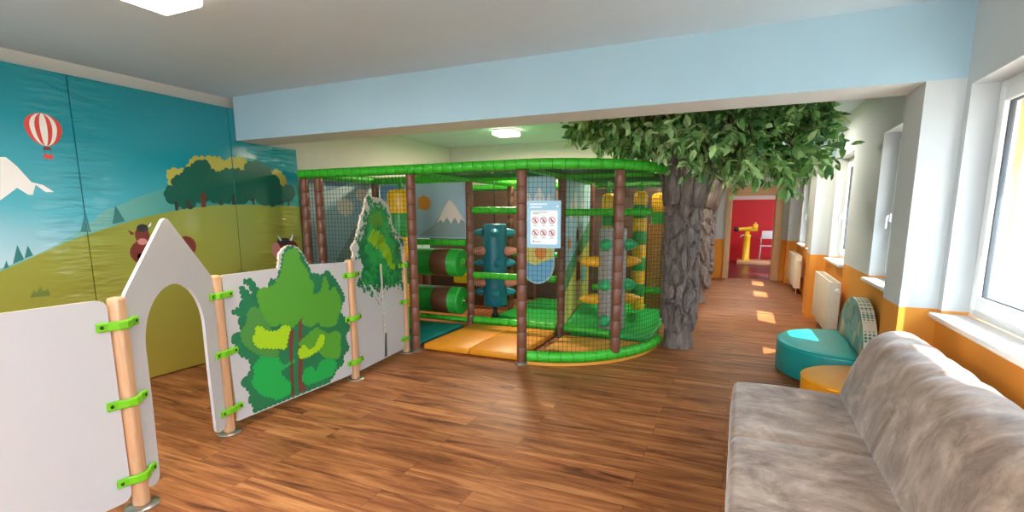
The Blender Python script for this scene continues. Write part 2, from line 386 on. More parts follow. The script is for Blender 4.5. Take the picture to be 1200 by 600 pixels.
def leaf_mat(name, col):
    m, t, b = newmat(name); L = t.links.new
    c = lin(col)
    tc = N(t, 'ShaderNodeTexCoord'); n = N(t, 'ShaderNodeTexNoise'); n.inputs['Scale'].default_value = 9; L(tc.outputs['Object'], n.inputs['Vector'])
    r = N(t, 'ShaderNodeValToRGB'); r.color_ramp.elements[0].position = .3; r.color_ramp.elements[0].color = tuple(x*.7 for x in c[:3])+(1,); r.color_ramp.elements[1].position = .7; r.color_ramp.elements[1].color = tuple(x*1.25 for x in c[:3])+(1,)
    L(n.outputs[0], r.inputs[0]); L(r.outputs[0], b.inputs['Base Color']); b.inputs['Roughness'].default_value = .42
    tl = N(t, 'ShaderNodeBsdfTranslucent'); L(r.outputs[0], tl.inputs[0]); mx_ = N(t, 'ShaderNodeMixShader'); mx_.inputs[0].default_value = .3
    out = t.nodes['Material Output']; L(b.outputs[0], mx_.inputs[1]); L(tl.outputs[0], mx_.inputs[2]); L(mx_.outputs[0], out.inputs[0]); return m

M = dict(
    floor=floor_mat(), wall=two_tone('dado_wall_paint', 'e0922f', 'c9cdcc', .915), white_wall=pm('white_wall_paint', 'dcd6cb', .8, .02, 3, .06, 150),
    ceiling=pm('ceiling_paint', 'cbdde7', .85, .015, 2, .05, 120), beam=pm('blue_beam_paint', 'a8c6d3', .8, .02, 2, .06, 140), beam_white=pm('beam_soffit_paint', 'e8ecec', .8, .01, 2),
    facade=pm('orange_facade_render', 'e9a55c', .9, .04, 30, .1, 200), red=pm('red_wall_paint', 'c8101a', .55, .03, 3, .05, 120), red_floor=pm('dark_red_vinyl_floor', '4a1a1c', .3, .1, 6),
    mural=mural_mat(), seam=pm('dark_seam', '14666e', .5), white_print=pm('white_print', 'f1ece4', .35), glass=glass_mat(), pvc=pm('white_window_plastic', 'f2f3f3', .3, .01, 5), sill=pm('white_sill', 'eef0ef', .3, .02, 8),
    gasket=pm('grey_gasket', '4a4f52', .6), casing=pm('beige_door_casing', 'd8b083', .5, .08, 8, stretch=(8, 8, 1)), platform=pm('pale_wood', 'd3a070', .5, .1, 8, stretch=(1, 8, 8)),
    board=pm('white_laminate', 'cdc8c4', .38, .01, 4), edge=pm('birch_ply_edge', 'd9c7ae', .6, .08, 40), beech=pm('beech_wood', 'd6a478', .45, .12, 7, .05, 30, stretch=(14, 14, 1)),
    lime_clamp=pm('lime_green_plastic', '76c418', .38, .03, 40), screw=pm('dark_screw', '2d4a20', .4, metal=.5), steel=pm('brushed_steel', 'b9b2aa', .32, .05, 30, metal=.9),
    t_dark=pm('print_dark_green', '1f7a4c', .4), t_mid=pm('print_leaf_green', '5aa632', .4), t_olive=pm('print_olive_green', '4f9440', .4), t_lime=pm('print_lime', 'b0dc1c', .4), t_bri=pm('print_bright_green', '16b04e', .4), t_trk=pm('print_trunk_brown', '774236', .4),
    b_dark=pm('print_birch_dark', '0e8548', .4), b_mid=pm('print_birch_green', '22a84a', .4), b_olive=pm('print_birch_olive', '64ae34', .4), b_lime=pm('print_birch_lime', 'a0d81e', .4), b_stem=pm('print_birch_bark', 'd8d6c0', .4, .3, 60), b_base=pm('print_birch_base', '4c4a48', .4),
    pole=pm('brown_vinyl_wrap', '7c4d37', .38, .06, 10), ring=pm('dark_brown_tape', '3c2418', .5), green=pm('green_vinyl_wrap', '3fc02c', .34, .05, 9), green_d=pm('dark_green_tape', '1c6a1c', .5), green2=pm('mid_green_vinyl', '1f9a3c', .36, .05, 9),
    net=pm('dark_net_cord', '1d261c', .7), net_g=pm('green_net_cord', '2a6a2c', .7), orange_mat=pm('orange_vinyl_mat', 'e8941c', .42, .03, 4, .12, 5), orange_edge=pm('orange_mat_edge', 'e8a03e', .4), teal_mat=pm('teal_vinyl_mat', '118a86', .35, .04, 4, .1, 5), green_mat=pm('green_vinyl_mat', '28b94c', .38, .05, 5, .15, 6),
    pgrey=pm('print_panel_grey_blue', 'a3bdc4', .5, .04, 2), pblue=pm('print_dark_blue', '6f93ae', .5), pcream=pm('print_cream', 'f0dfce', .5), psun=pm('print_sun_orange', 'e99b3c', .5), prock=pm('print_rock_grey', '8ea09b', .5),
    roller=pm('roller_green_vinyl', '33b23e', .33, .05, 5), roller_b=pm('roller_brown_vinyl', '6a4029', .4, .05, 5), chrome=pm('chrome', 'c8ccc8', .2, metal=1.0),
    log_blue=pm('teal_blue_vinyl', '1b6f80', .35, .06, 7), cone_pink=pm('pink_vinyl', 'e8907a', .4, .04, 9), cone_teal=pm('light_teal_vinyl', '2b8ba0', .35, .04, 9), log_grey=pm('grey_bark_print_vinyl', 'a9a29a', .45, .15, 18, stretch=(4, 4, 1)), cone_yellow=pm('yellow_vinyl', 'f5b21c', .35, .03, 9), cone_green=pm('cone_green_vinyl', '3fbf72', .35, .04, 9),
    bag_yellow=pm('bag_yellow_vinyl', 'f0b81c', .36, .03, 6), bag_green=pm('bag_green_vinyl', '2a9a35', .36, .05, 6), tan=pm('tan_vinyl', 'd0923f', .45, .05, 8), brown_pad=pm('dark_brown_pad', '4a3227', .5, .08, 5),
    sky_print=pm('print_pale_sky', 'a9d2dc', .45, .03, 3), field_print=pm('print_yellow_field', 'dcd06a', .45, .04, 5), water_print=pm('print_water_blue', '6fb4d8', .45, .04, 5), hill_print=pm('print_hill_green', '5aa06a', .45), skin=pm('print_skin', 'e3b08e', .45), cow=pm('print_red_brown', '7c3226', .45), orange_print=pm('print_orange', 'e38a2c', .45), dark_print=pm('print_dark_hair', '33302e', .45), pink_print=pm('print_pink', 'd98a86', .45),
    m_yel=pm('print_mural_yellow_green', 'b7b04c', .3), m_drk=pm('print_mural_dark_green', '0e5e4e', .3), m_trk=pm('print_mural_trunk', '6e3a2c', .3), m_trk2=pm('print_mural_dark_trunk', '3c3a30', .3), m_red=pm('print_balloon_red', 'd84a3c', .3), m_fir=pm('print_fir_teal', '357a74', .3), m_tuft=pm('print_tuft', '71803a', .3),
    sign_blue=pm('sign_pale_blue', '9cc8da', .35), sign_white=pm('sign_white', 'f6f4f1', .35), sign_red=pm('sign_red', 'c4302c', .4), sign_dark=pm('sign_dark_print', '5a4038', .4), sign_line=pm('sign_white_lettering', 'e6f1f5', .4),
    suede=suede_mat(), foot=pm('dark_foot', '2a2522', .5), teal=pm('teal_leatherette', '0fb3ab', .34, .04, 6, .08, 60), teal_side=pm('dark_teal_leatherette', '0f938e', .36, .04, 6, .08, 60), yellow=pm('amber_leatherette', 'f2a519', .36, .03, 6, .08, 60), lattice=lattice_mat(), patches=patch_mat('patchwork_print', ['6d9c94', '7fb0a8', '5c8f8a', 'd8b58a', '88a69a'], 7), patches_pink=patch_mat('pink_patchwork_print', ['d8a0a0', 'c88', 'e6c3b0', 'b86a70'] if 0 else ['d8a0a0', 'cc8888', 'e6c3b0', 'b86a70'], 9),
    rad=pm('cream_radiator_enamel', 'ece3cd', .35, .01, 4), rad_gap=pm('radiator_grille', 'b9b09a', .5), bark=bark_mat(), leafs=[leaf_mat('leaf_dark', '4f8044'), leaf_mat('leaf_mid', '82b464'), leaf_mat('leaf_light', 'bfdc98')], twig=pm('twig_brown', '6b5138', .8, .1, 20),
    scope=pm('yellow_enamel', 'eec02a', .3, .03, 6), scope_dark=pm('dark_eyepiece', '3a2226', .4), chair_metal=pm('light_grey_metal', 'b9b6b6', .35, metal=.3), chair_shell=pm('pale_grey_plastic', 'd8d6d6', .4, .02, 10),
    lamp=emit('lamp_diffuser', 'fff0da', 3.0), lamp_rim=pm('white_lamp_housing', 'efe9dd', .5), out_white=pm('white_fence_paint', 'a89c8c', .7, .03, 4), ground=pm('pale_paving', 'b9b2a4', .9, .1, 3), strap=pm('green_strap', '2a9a3a', .6),
)

# ------------------------------------------------------------------ room shell
XL, XR, H = -5.0, 1.15, 2.71
BEAM_Z = 2.27
struct(MB().box((-5.2, -2.2, -.12), (1.7, 12.98, 0)).build('floor', M['floor']), 'brown wood plank floor running through the room and hallway', 'floor')
struct(MB().box((-1.6, 12.98, -.12), (2.2, 18.0, 0)).build('floor_annex', M['red_floor']), 'dark red glossy floor of the red room beyond the doorway', 'floor')
struct(MB().box((-5.2, -2.2, H), (1.7, 13.1, H+.15)).build('ceiling', M['ceiling']), 'pale grey painted ceiling', 'ceiling')
struct(MB().box((-5.2, -2.2, 0), (XL, 8.6, H)).build('wall_left', M['white_wall']), 'white wall strip above the mural and behind the play frame', 'wall')
BW = [(-4.6, -2.9), (-2.5, -.8), (-.4, .9)]  # unseen windows, added to bring in fill light from behind the camera
bk_ = MB(); ed = [-5.2]+[v for w in BW for v in w]+[1.7]
for i in range(0, len(ed), 2): bk_.box((ed[i], -2.2, 0), (ed[i+1], -2.0, H))
for a, b in BW: bk_.box((a, -2.2, 0), (b, -2.0, .8)).box((a, -2.2, 2.4), (b, -2.0, H))
struct(bk_.build('wall_back', M['wall']), 'wall behind the viewer with three added fill-light windows', 'wall')
for k, (a, b) in enumerate(BW):
    f_ = MB(); f_.box((a, -2.14, .8), (a+.08, -2.07, 2.4)).box((b-.08, -2.14, .8), (b, -2.07, 2.4)).box((a+.08, -2.14, .8), (b-.08, -2.07, .88)).box((a+.08, -2.14, 2.32), (b-.08, -2.07, 2.4))
    w_ = struct(f_.build('window_%d' % (k+8), M['pvc']), 'added white fill-light window in the wall behind the viewer', 'window')
    MB().box((a+.08, -2.11, .88), (b-.08, -2.104, 2.32)).build('pane', M['glass'], w_)
struct(MB().box((XL, 8.45, 0), (-1.05, 8.65, H)).build('wall_play', M['white_wall']), 'wall behind the indoor play frame', 'wall')
struct(MB().box((-1.75, 8.65, 0), (-1.6, 12.9, H)).build('wall_hall', M['wall']), 'left wall of the hallway behind the trunks', 'wall')
fm = MB()
fm.box((-1.75, 12.9, 0), (-.21, 13.1, H)).box((.72, 12.9, 0), (1.7, 13.1, H)).box((-.21, 12.9, 1.93), (.72, 13.1, H))
struct(fm.build('wall_far', M['wall']), 'end wall of the hallway with orange dado around the doorway', 'wall')

# right wall: inner leaf in dado paint, outer leaf in orange render, pierced by windows
WIN = [(-.7, 1.3), (2.0, 3.83), (4.85, 5.78), (7.1, 8.2), (9.45, 10.45), (11.1, 12.1)]
Z0, Z1 = .9, 2.22; XO = 1.42
wm = MB(); edges = [-2.2]+[v for w in WIN for v in w]+[13.1]
for i in range(0, len(edges), 2):
    wm.box((XR, edges[i], 0), (1.34, edges[i+1], H), 0); wm.box((1.34, edges[i], -.3), (XO, edges[i+1], 3.0), 1)
for a, b in WIN:
    wm.box((XR, a, 0), (1.34, b, Z0-.035), 0); wm.box((XR, a, Z1), (1.34, b, H), 0)
    wm.box((1.34, a, -.3), (XO, b, Z0-.035), 1); wm.box((1.34, a, 2.14), (XO, b, 3.0), 1); wm.box((XO, a-.1, 2.12), (1.64, b+.1, 2.34), 1, .01)
struct(wm.build('wall_right', [M['wall'], M['facade']]), 'window wall, white above an orange dado', 'wall')

def window(k, a, b):
    lbl = ['white window behind the viewer', 'white window above the sofa', 'white window just past the front pillar', 'white window above the nearer radiator', 'white window behind the second pillar', 'white window above the far radiator'][k]
    fr = MB(); x0, x1 = 1.28, 1.345; w = .055
    def ring(m, x0, x1, a, b, z0, z1, w):
        m.box((x0, a, z0), (x1, a+w, z1), 0, .006).box((x0, b-w, z0), (x1, b, z1), 0, .006)
        m.box((x0, a+w-.004, z0), (x1, b-w+.004, z0+w), 0, .006).box((x0, a+w-.004, z1-w), (x1, b-w+.004, z1), 0, .006)
    ring(fr, x0, x1, a, b, Z0, Z1, w)
    o = struct(fr.build('window_%d' % (k+1), M['pvc']), lbl, 'window')
    n = 2 if b-a > 1.4 else 1
    mull = a+w; span = (b-a-2*w)/n
    for i in range(n):
        ya, yb = mull+i*span, mull+(i+1)*span
        s = MB(); ring(s, 1.262, 1.335, ya-.006, yb+.006, Z0+w-.006, Z1-w+.006, .075); s.build('sash', M['pvc'], o)
        g = MB(); ring(g, 1.285, 1.315, ya+.066, yb-.066, Z0+w+.066, Z1-w-.066, .01); g.build('gasket', M['gasket'], o)
        MB().box((1.296, ya+.07, Z0+w+.07), (1.304, yb-.07, Z1-w-.07)).build('pane', M['glass'], o)
        hd = MB(); hy = (ya+.03 if k == 1 else yb-.03); hd.box((1.242, hy-.014, 1.42), (1.264, hy+.014, 1.5), 0, .005).tube([(1.24, hy, 1.475), (1.225, hy, 1.475), (1.222, hy, 1.46), (1.222, hy, 1.36)], .009, 8)
        hd.build('handle', M['pvc'], o)
    MB().box((1.095, a-.04 if k not in (2,) else a, Z0-.033), (1.285, b+.04, Z0), 0, .008).build('sill', M['sill'], o)
for k, (a, b) in enumerate(WIN): window(k, a, b)

PX = .955
for k, (a, b, lbl) in enumerate([(3.9, 4.3, 'white pillar with orange foot under the front beam beside the sofa'), (8.45, 8.85, 'second white pillar with orange foot along the hallway'), (12.5, 12.9, 'far white pillar with orange foot beside the doorway')]):
    struct(MB().box((PX, a, 0), (XR, b, BEAM_Z)).build('pilaster_%d' % (k+1), M['wall']), lbl, 'pillar')
for k, (a, b, lbl) in enumerate([(3.9, 4.3, 'wide pale blue ceiling beam crossing the whole room'), (8.45, 8.85, 'second pale blue ceiling beam beyond the tree'), (12.5, 12.9, 'far blue beam above the doorway')]):
    m = MB(); x0 = (-4.9 if k == 0 else -1.6 if k == 2 else -1.05)
    m.box((x0, a, BEAM_Z), (XR, b, H), 0)
    # soffit painted white
    m.m = [1 if all(abs(m.v[i][2]-BEAM_Z) < 1e-6 for i in f) else mi for f, mi in zip(m.f, m.m)]
    struct(m.build('beam_%d' % (k+1), [M['beam'], M['beam_white']]), lbl, 'beam')

# doorway casing
dm = MB()
dm.box((-.31, 12.86, 0), (-.20, 12.9, 2.10), 0, .006).box((.71, 12.86, 0), (.86, 12.9, 2.10), 0, .006).box((-.20, 12.86, 1.92), (.71, 12.9, 2.10), 0, .006)
dm.box((-.21, 12.9, 0), (-.185, 13.1, 1.93)).box((.695, 12.9, 0), (.72, 13.1, 1.93)).box((-.185, 12.9, 1.905), (.695, 13.1, 1.93))
struct(dm.build('door_1', M['casing']), 'beige wooden casing of the open doorway to the red room', 'doorway')

# red room
rw = MB(); rw.box((-1.6, 17.8, 0), (2.2, 18.0, 1.93), 0).box((-1.6, 17.8, 1.93), (2.2, 18.0, 2.8), 1)
struct(rw.build('wall_red', [M['red'], M['white_wall']]), 'red end wall of the room beyond the doorway, white at the top', 'wall')
rs = MB(); rs.box((-1.8, 13.1, 0), (-1.6, 18.0, 2.8), 0)
rs.box((2.2, 13.1, 0), (2.4, 14.6, 2.8), 0).box((2.2, 16.6, 0), (2.4, 18.0, 2.8), 0).box((2.2, 14.6, 0), (2.4, 16.6, .9), 0).box((2.2, 14.6, 2.3), (2.4, 16.6, 2.8), 0)
struct(rs.build('wall_annex', M['red']), 'side walls of the red room', 'wall')
struct(MB().box((-1.8, 13.1, 2.8), (2.4, 18.0, 2.95)).build('ceiling_annex', M['ceiling']), 'ceiling of the red room', 'ceiling')
wo = MB()
for a, b, c, d in ((14.6, 14.66, .9, 2.3), (16.54, 16.6, .9, 2.3), (15.57, 15.63, .96, 2.24)): wo.box((2.26, a, c), (2.33, b, d), 0, .005)
wo.box((2.26, 14.65, .9), (2.33, 16.55, .96), 0, .005).box((2.26, 14.65, 2.24), (2.33, 16.55, 2.3), 0, .005)
w7 = struct(wo.build('window_7', M['pvc']), 'window of the red room', 'window')
MB().box((2.29, 14.66, .96), (2.296, 16.54, 2.24)).build('pane', M['glass'], w7)

# outside
struct(MB().box((-30, -30, -.5), (60, 60, -.31)).build('ground', M['ground']), 'pale ground outside the windows', 'ground')
fn = thing('garden_fence', 'white board fence seen outside through the window above the sofa', 'fence', (6.5, 6, -.3))
for y in np.arange(-4, 22.1, 2.0):
    MB().box((6.5, y-.06, -.31), (6.62, y+.06, 2.3)).build('post', M['out_white'], fn)
bm_ = MB()
for y in np.arange(-4, 22, .17): bm_.box((6.44, y, -.2), (6.47, y+.13, 2.35))
bm_.box((6.47, -4, .2), (6.5, 22, .3)).box((6.47, -4, 1.8), (6.5, 22, 1.9))
bm_.build('board_panel', M['out_white'], fn)

# ------------------------------------------------------------------ ceiling lamps
def lamp(x, y, label, power=None, col=(1.0, .94, .86)):
    t = thing('ceiling_lamp', label, 'lamp', (x, y, H), 'square ceiling lamps')
    MB().box((x-.15, y-.15, H-.022), (x+.15, y+.15, H), 0, .006).build('housing', M['lamp_rim'], t)
    MB().box((x-.16, y-.16, H-.085), (x+.16, y+.16, H-.02), 0, .02, seg=3).build('diffuser', M['lamp'], t)
    ld = bpy.data.lights.new('lamp_light', 'AREA'); ld.energy = power or LAMP_POWER; ld.color = col; ld.size = .3; ld.shape = 'SQUARE'
    lo = bpy.data.objects.new('lamp_light', ld); COL.objects.link(lo); lo.parent = t; lo.location = (0, 0, -.1)
    return t
lamp(-2.93, 1.92, 'square glowing ceiling lamp in the front bay near the mural')
lamp(-3.19, 7.0, 'square glowing ceiling lamp above the play frame', 60, (1.0, .80, .58))
lamp(-1.0, 7.25, 'added square fill lamp, unseen behind the tree crown', 60, (1.0, .84, .64))  # unseen lamp, added to brighten the play frame
lamp(.35, 7.5, 'added square fill lamp over the hallway, unseen behind the tree crown', 24)  # added out of sight to lift the hallway light
lamp(-3.07, -.6, 'added square fill lamp behind the viewer, mural side', 10)  # added behind the camera as fill light
lamp(-.6, -.6, 'added square fill lamp behind the viewer, window side', 42)  # second fill lamp added behind the camera
lamp(-.3, 10.7, 'added square fill lamp, unseen in the hallway beyond the second beam', 80)  # unseen, put in to light the far hallway
la = lamp(.3, 15.2, 'added square fill lamp, unseen in the red room', 22); la.location.z = 2.8  # added out of view to light the red room

# ------------------------------------------------------------------ padded mural mats on the left wall
BUSH={
 'SIL':[(0.506,1.102),(0.524,1.155),(0.523,1.194),(0.546,1.224),(0.583,1.254),(0.633,1.267),(0.682,1.255),(0.721,1.226),(0.744,1.191),(0.768,1.169),(0.774,1.134),(0.803,1.104)],
 'DARK':[(0.591,1.247),(0.632,1.258),(0.672,1.242),(0.711,1.213),(0.751,1.177),(0.76,1.135),(0.796,1.091),(0.809,1.027),(0.871,1.021),(0.915,0.987),(1.005,1.035),(1.041,0.988),(1.096,0.93),(1.142,0.864),(1.187,0.767),(1.153,0.741),(1.114,0.642),(1.194,0.581),(1.226,0.488),(1.161,0.432),(1.206,0.311),(1.127,0.268),(1.121,0.191),(1.035,0.168),(1.0,0.117),(0.926,0.074),(0.576,0.078),(0.192,0.076),(0.211,0.117),(0.16,0.18),(0.192,0.215),(0.149,0.28),(0.113,0.33),(0.171,0.363),(0.216,0.388),(0.197,0.483),(0.126,0.526),(0.124,0.576),(0.072,0.65),(0.109,0.69),(0.173,0.664),(0.146,0.731),(0.16,0.802),(0.091,0.838),(0.152,0.858),(0.192,0.918),(0.171,0.982),(0.187,1.01),(0.242,0.948),(0.252,0.909),(0.279,0.899),(0.271,0.956),(0.248,1.008),(0.203,1.038),(0.231,1.047),(0.279,1.035),(0.302,0.989),(0.327,0.948),(0.424,0.96),(0.422,1.018),(0.453,1.021),(0.496,0.99),(0.502,1.054),(0.537,1.089),(0.553,1.179)],
 'MID':[(0.596,1.221),(0.68,1.242),(0.702,1.207),(0.706,1.153),(0.737,1.11),(0.784,1.051),(0.788,0.995),(0.83,0.962),(0.834,0.905),(0.804,0.867),(0.857,0.846),(0.914,0.866),(0.963,0.989),(0.996,0.927),(0.999,0.839),(1.063,0.89),(1.126,0.791),(1.135,0.699),(1.093,0.63),(1.056,0.561),(0.986,0.561),(0.909,0.576),(0.857,0.63),(0.799,0.599),(0.712,0.63),(0.698,0.675),(0.843,0.69),(0.883,0.712),(0.806,0.69),(0.701,0.702),(0.627,0.647),(0.584,0.629),(0.528,0.653),(0.484,0.689),(0.42,0.675),(0.372,0.724),(0.328,0.809),(0.319,0.861),(0.305,0.939),(0.344,0.971),(0.395,0.964),(0.48,0.985),(0.516,1.039),(0.556,1.126),(0.57,1.19)],
 'OLIVE':[(0.26,0.846),(0.328,0.809),(0.378,0.71),(0.445,0.444),(0.354,0.454),(0.284,0.498),(0.223,0.539),(0.167,0.603),(0.148,0.682),(0.208,0.743),(0.222,0.815)],
 'OLIVE2':[(0.665,0.5),(0.834,0.577),(0.905,0.533),(0.96,0.491),(1.061,0.5),(1.11,0.459),(1.092,0.37),(1.098,0.307),(1.062,0.254),(0.906,0.31),(0.853,0.368),(0.747,0.424),(0.646,0.476)],
 'LIME':[(0.274,0.699),(0.331,0.681),(0.342,0.646),(0.446,0.624),(0.513,0.657),(0.575,0.63),(0.535,0.544),(0.513,0.481),(0.39,0.518),(0.281,0.544),(0.237,0.612),(0.269,0.643)],
 'LIME2':[(0.633,0.424),(0.697,0.464),(0.736,0.405),(0.801,0.41),(0.884,0.508),(0.921,0.485),(0.896,0.417),(0.836,0.387),(0.76,0.363),(0.653,0.362)],
 'BRI':[(0.31,0.466),(0.428,0.428),(0.483,0.339),(0.601,0.362),(0.433,0.312),(0.489,0.227),(0.568,0.175),(0.545,0.111),(0.414,0.107),(0.283,0.184),(0.206,0.288),(0.234,0.357),(0.233,0.422)],
 'BRI2':[(0.655,0.19),(0.697,0.264),(0.769,0.258),(0.801,0.19),(0.865,0.276),(1.003,0.285),(1.037,0.199),(0.991,0.135),(0.871,0.125),(0.704,0.132)],
 'TRK':[(0.557,0.607),(0.615,0.608),(0.584,0.45),(0.576,0.27),(0.577,0.086),(0.534,0.084),(0.544,0.28),(0.551,0.458)],
 'TRK2':[(0.676,0.714),(0.709,0.701),(0.687,0.551),(0.679,0.355),(0.655,0.19),(0.69,0.084),(0.611,0.084),(0.615,0.231),(0.642,0.435),(0.645,0.56)],
}
BIRCH={
 'SIL':[(0.053,1.102),(0.054,1.171),(0.032,1.203),(0.115,1.275),(0.166,1.396),(0.199,1.473),(0.275,1.566),(0.295,1.644),(0.354,1.674),(0.438,1.648),(0.543,1.659),(0.618,1.628),(0.693,1.571),(0.735,1.486),(0.75,1.383),(0.839,1.311),(0.922,1.254),(0.99,1.197),(0.96,1.126),(0.98,1.061)],
 'DARK':[(0.323,1.637),(0.437,1.64),(0.554,1.602),(0.675,1.554),(0.713,1.418),(0.756,1.331),(0.837,1.285),(0.955,1.208),(0.895,1.13),(0.978,1.033),(0.918,0.947),(0.982,0.83),(0.919,0.727),(0.761,0.731),(0.597,0.771),(0.436,0.726),(0.412,0.797),(0.346,0.723),(0.267,0.817),(0.154,0.8),(0.096,0.903),(0.157,0.991),(0.099,1.091),(0.08,1.169),(0.126,1.244),(0.117,1.29),(0.2,1.333),(0.179,1.396),(0.267,1.472),(0.303,1.566)],
 'MID':[(0.36,1.583),(0.629,1.57),(0.651,1.453),(0.719,1.281),(0.829,1.17),(0.818,1.029),(0.673,0.902),(0.542,0.882),(0.423,0.93),(0.313,1.023),(0.24,1.158),(0.254,1.316),(0.32,1.44)],
 'OLIVE':[(0.382,1.504),(0.532,1.52),(0.57,1.42),(0.43,1.374),(0.32,1.44)],
 'LIME':[(0.34,1.344),(0.458,1.357),(0.573,1.27),(0.662,1.18),(0.717,1.037),(0.777,0.943),(0.678,0.971),(0.59,1.082),(0.504,1.173),(0.359,1.231),(0.307,1.282)],
 'BRI':[(0.196,0.971),(0.369,1.002),(0.42,0.896),(0.324,0.809),(0.187,0.86)],
 'BRI2':[(0.576,0.912),(0.81,0.922),(0.908,0.82),(0.798,0.762),(0.6,0.806)],
 'STEM':[(0.473,1.025),(0.51,1.021),(0.516,0.714),(0.539,0.36),(0.544,0.181),(0.506,0.19),(0.504,0.368),(0.485,0.718)],
 'BASE':[(0.516,0.312),(0.549,0.323),(0.539,0.074),(0.49,0.073)],
}
MURAL={
 'YEL':[(3.142,1.884),(3.174,1.916),(3.248,1.927),(3.335,1.934),(3.397,2.041),(3.476,2.055),(3.53,2.06),(3.613,2.074),(3.71,2.065),(3.733,2.016),(3.783,2.071),(3.935,2.099),(3.995,2.078),(4.0,1.971),(4.334,1.982),(4.425,2.003),(4.51,1.921),(4.5,1.818),(4.407,1.799),(3.647,1.869),(3.158,1.769)],
 'DRK':[(3.113,1.732),(3.182,1.77),(3.203,1.848),(3.271,1.858),(3.288,1.9),(3.376,1.961),(3.405,1.994),(3.5,2.033),(3.565,2.014),(3.572,1.946),(3.694,1.91),(3.72,1.957),(3.862,1.974),(3.983,1.956),(4.0,2.052),(4.156,2.079),(4.2,2.014),(4.271,2.04),(4.309,1.994),(4.305,1.944),(4.401,1.929),(4.421,1.858),(4.425,1.8),(4.54,1.842),(4.631,1.794),(4.613,1.703),(4.428,1.64),(4.353,1.617),(4.145,1.613),(4.084,1.675),(3.985,1.659),(3.903,1.616),(3.785,1.654),(3.708,1.626),(3.608,1.624),(3.541,1.648),(3.459,1.646),(3.392,1.632),(3.36,1.57),(3.296,1.569),(3.176,1.604),(3.099,1.661)],
 'T0':[(3.447,1.714),(3.5,1.716),(3.493,1.578),(3.439,1.577)],
 'T1':[(3.179,1.628),(3.209,1.628),(3.209,1.545),(3.181,1.542)],
 'T2':[(3.291,1.642),(3.329,1.643),(3.359,1.564),(3.297,1.562)],
 'T3':[(3.639,1.65),(3.667,1.651),(3.669,1.597),(3.65,1.596)],
 'T4':[(3.794,1.72),(3.836,1.722),(3.848,1.607),(3.78,1.606)],
 'T5':[(4.019,1.673),(4.061,1.688),(4.061,1.611),(4.037,1.61)],
 'T6':[(4.422,1.669),(4.449,1.67),(4.447,1.611),(4.425,1.61)],
 'T7':[(4.516,1.686),(4.54,1.687),(4.537,1.606),(4.514,1.606)],
 'HILL1':[(1.86,1.099),(2.033,1.185),(2.3,1.294),(2.443,1.357),(2.638,1.408),(2.828,1.456),(2.979,1.501),(3.219,1.549),(3.522,1.597),(3.917,1.607),(4.678,1.599)],
 'HILL2':[(2.452,1.433),(2.547,1.509),(2.684,1.574),(2.85,1.65),(3.002,1.708),(3.12,1.744),(3.505,1.827),(3.995,1.863),(4.702,1.863)],
 'SNOW':[(1.962,1.916),(1.994,1.919),(2.051,1.857),(2.121,1.748),(2.188,1.731),(2.253,1.68),(2.199,1.678),(2.144,1.729),(2.118,1.654),(2.092,1.653),(2.031,1.702),(1.995,1.67),(1.923,1.607)],
 'FIR':[(2.446,1.539),(2.466,1.365),(2.392,1.368)],
 'FIR2':[(2.672,1.583),(2.734,1.448),(2.632,1.425)],
 'FIR3':[(1.98,1.286),(2.008,1.174),(1.938,1.146)],
 'FIR4':[(2.041,1.279),(2.065,1.2),(2.008,1.178)],
 'FIR5':[(1.904,1.176),(1.914,1.123),(1.881,1.116)],
 'TUFT':[(2.006,0.886),(2.038,0.937),(2.049,0.913),(2.08,0.964),(2.092,0.918),(2.123,0.936),(2.134,0.89),(2.131,0.879)],
 'BALL':[(2.128,2.159),(2.376,2.164),(2.26,2.279),(2.228,2.018),(2.251,1.944),(2.278,1.947),(2.25,1.982)],
 'COW':[(2.781,1.353),(2.857,1.396),(2.933,1.425),(2.987,1.377),(2.792,1.141),(2.946,1.208),(2.708,1.012),(2.638,1.004)],
 'COW2':[(4.227,1.033),(4.3,1.176),(4.449,1.198),(4.639,1.158),(4.519,1.266),(4.715,1.259)],
}
XM = -4.9
m3 = lambda u, v, t: (XM+t, u, v)
def mural_mat_panel(name_lbl, y0, y1, top):
    """top: list of (y, z) along the top edge from y0 to y1"""
    g = .004
    out = [(y0+g, .012)]+[(y1-g, .012)]+[(min(max(y, y0+g), y1-g), z) for y, z in reversed(top)]
    mb = MB(); mb.prism(out, lambda u, v, t: (XM+t, u, v), -.098, 0, 0)
    return tag(mb.build('wall_mat', M['mural']), name_lbl, 'padded wall mat', 'padded mural mats on the left wall')
MATS = [(-.5, 1.05, [(-.5, 2.59), (1.05, 2.59)], 'padded mural mat nearest the viewer'),
        (1.05, 2.44, [(1.05, 2.59), (2.44, 2.59)], 'padded wall mat printed with the hot air balloon and snowy peak'),
        (2.44, 3.83, [(2.44, 2.59), (3.83, 2.59)], 'middle padded wall mat with blue sky and left half of printed grove'),
        (3.83, 4.70, [(3.83, 2.59), (3.893, 2.59), (3.893, 2.262), (4.70, 2.262)], 'padded wall mat under the beam beside the play frame')]
def put(mat, name, mats, shapes, y0, y1):
    """shapes: list of (outline, material index, layer)"""
    mb = MB()
    for poly, mi, lay in shapes:
        c = clip(poly, y0+.006, y1-.006)
        if len(c) >= 3: mb.prism(c, m3, 0, .0006+.0005*lay, mi, front_only=True)
    if mb.v: return mb.build(name, mats, mat)
blob = lambda p, st=.07, am=.02, sd=3: scallop(p, st, am, True, False, sd)
bx, bz = 2.245, 2.165
balloon = [(bx+.118*math.sin(a), bz+.1*math.cos(a) if math.cos(a) > -.2 else bz-.02-.12*(-math.cos(a)-.2)/.8) for a in np.linspace(0, 2*math.pi, 40)[:-1]]
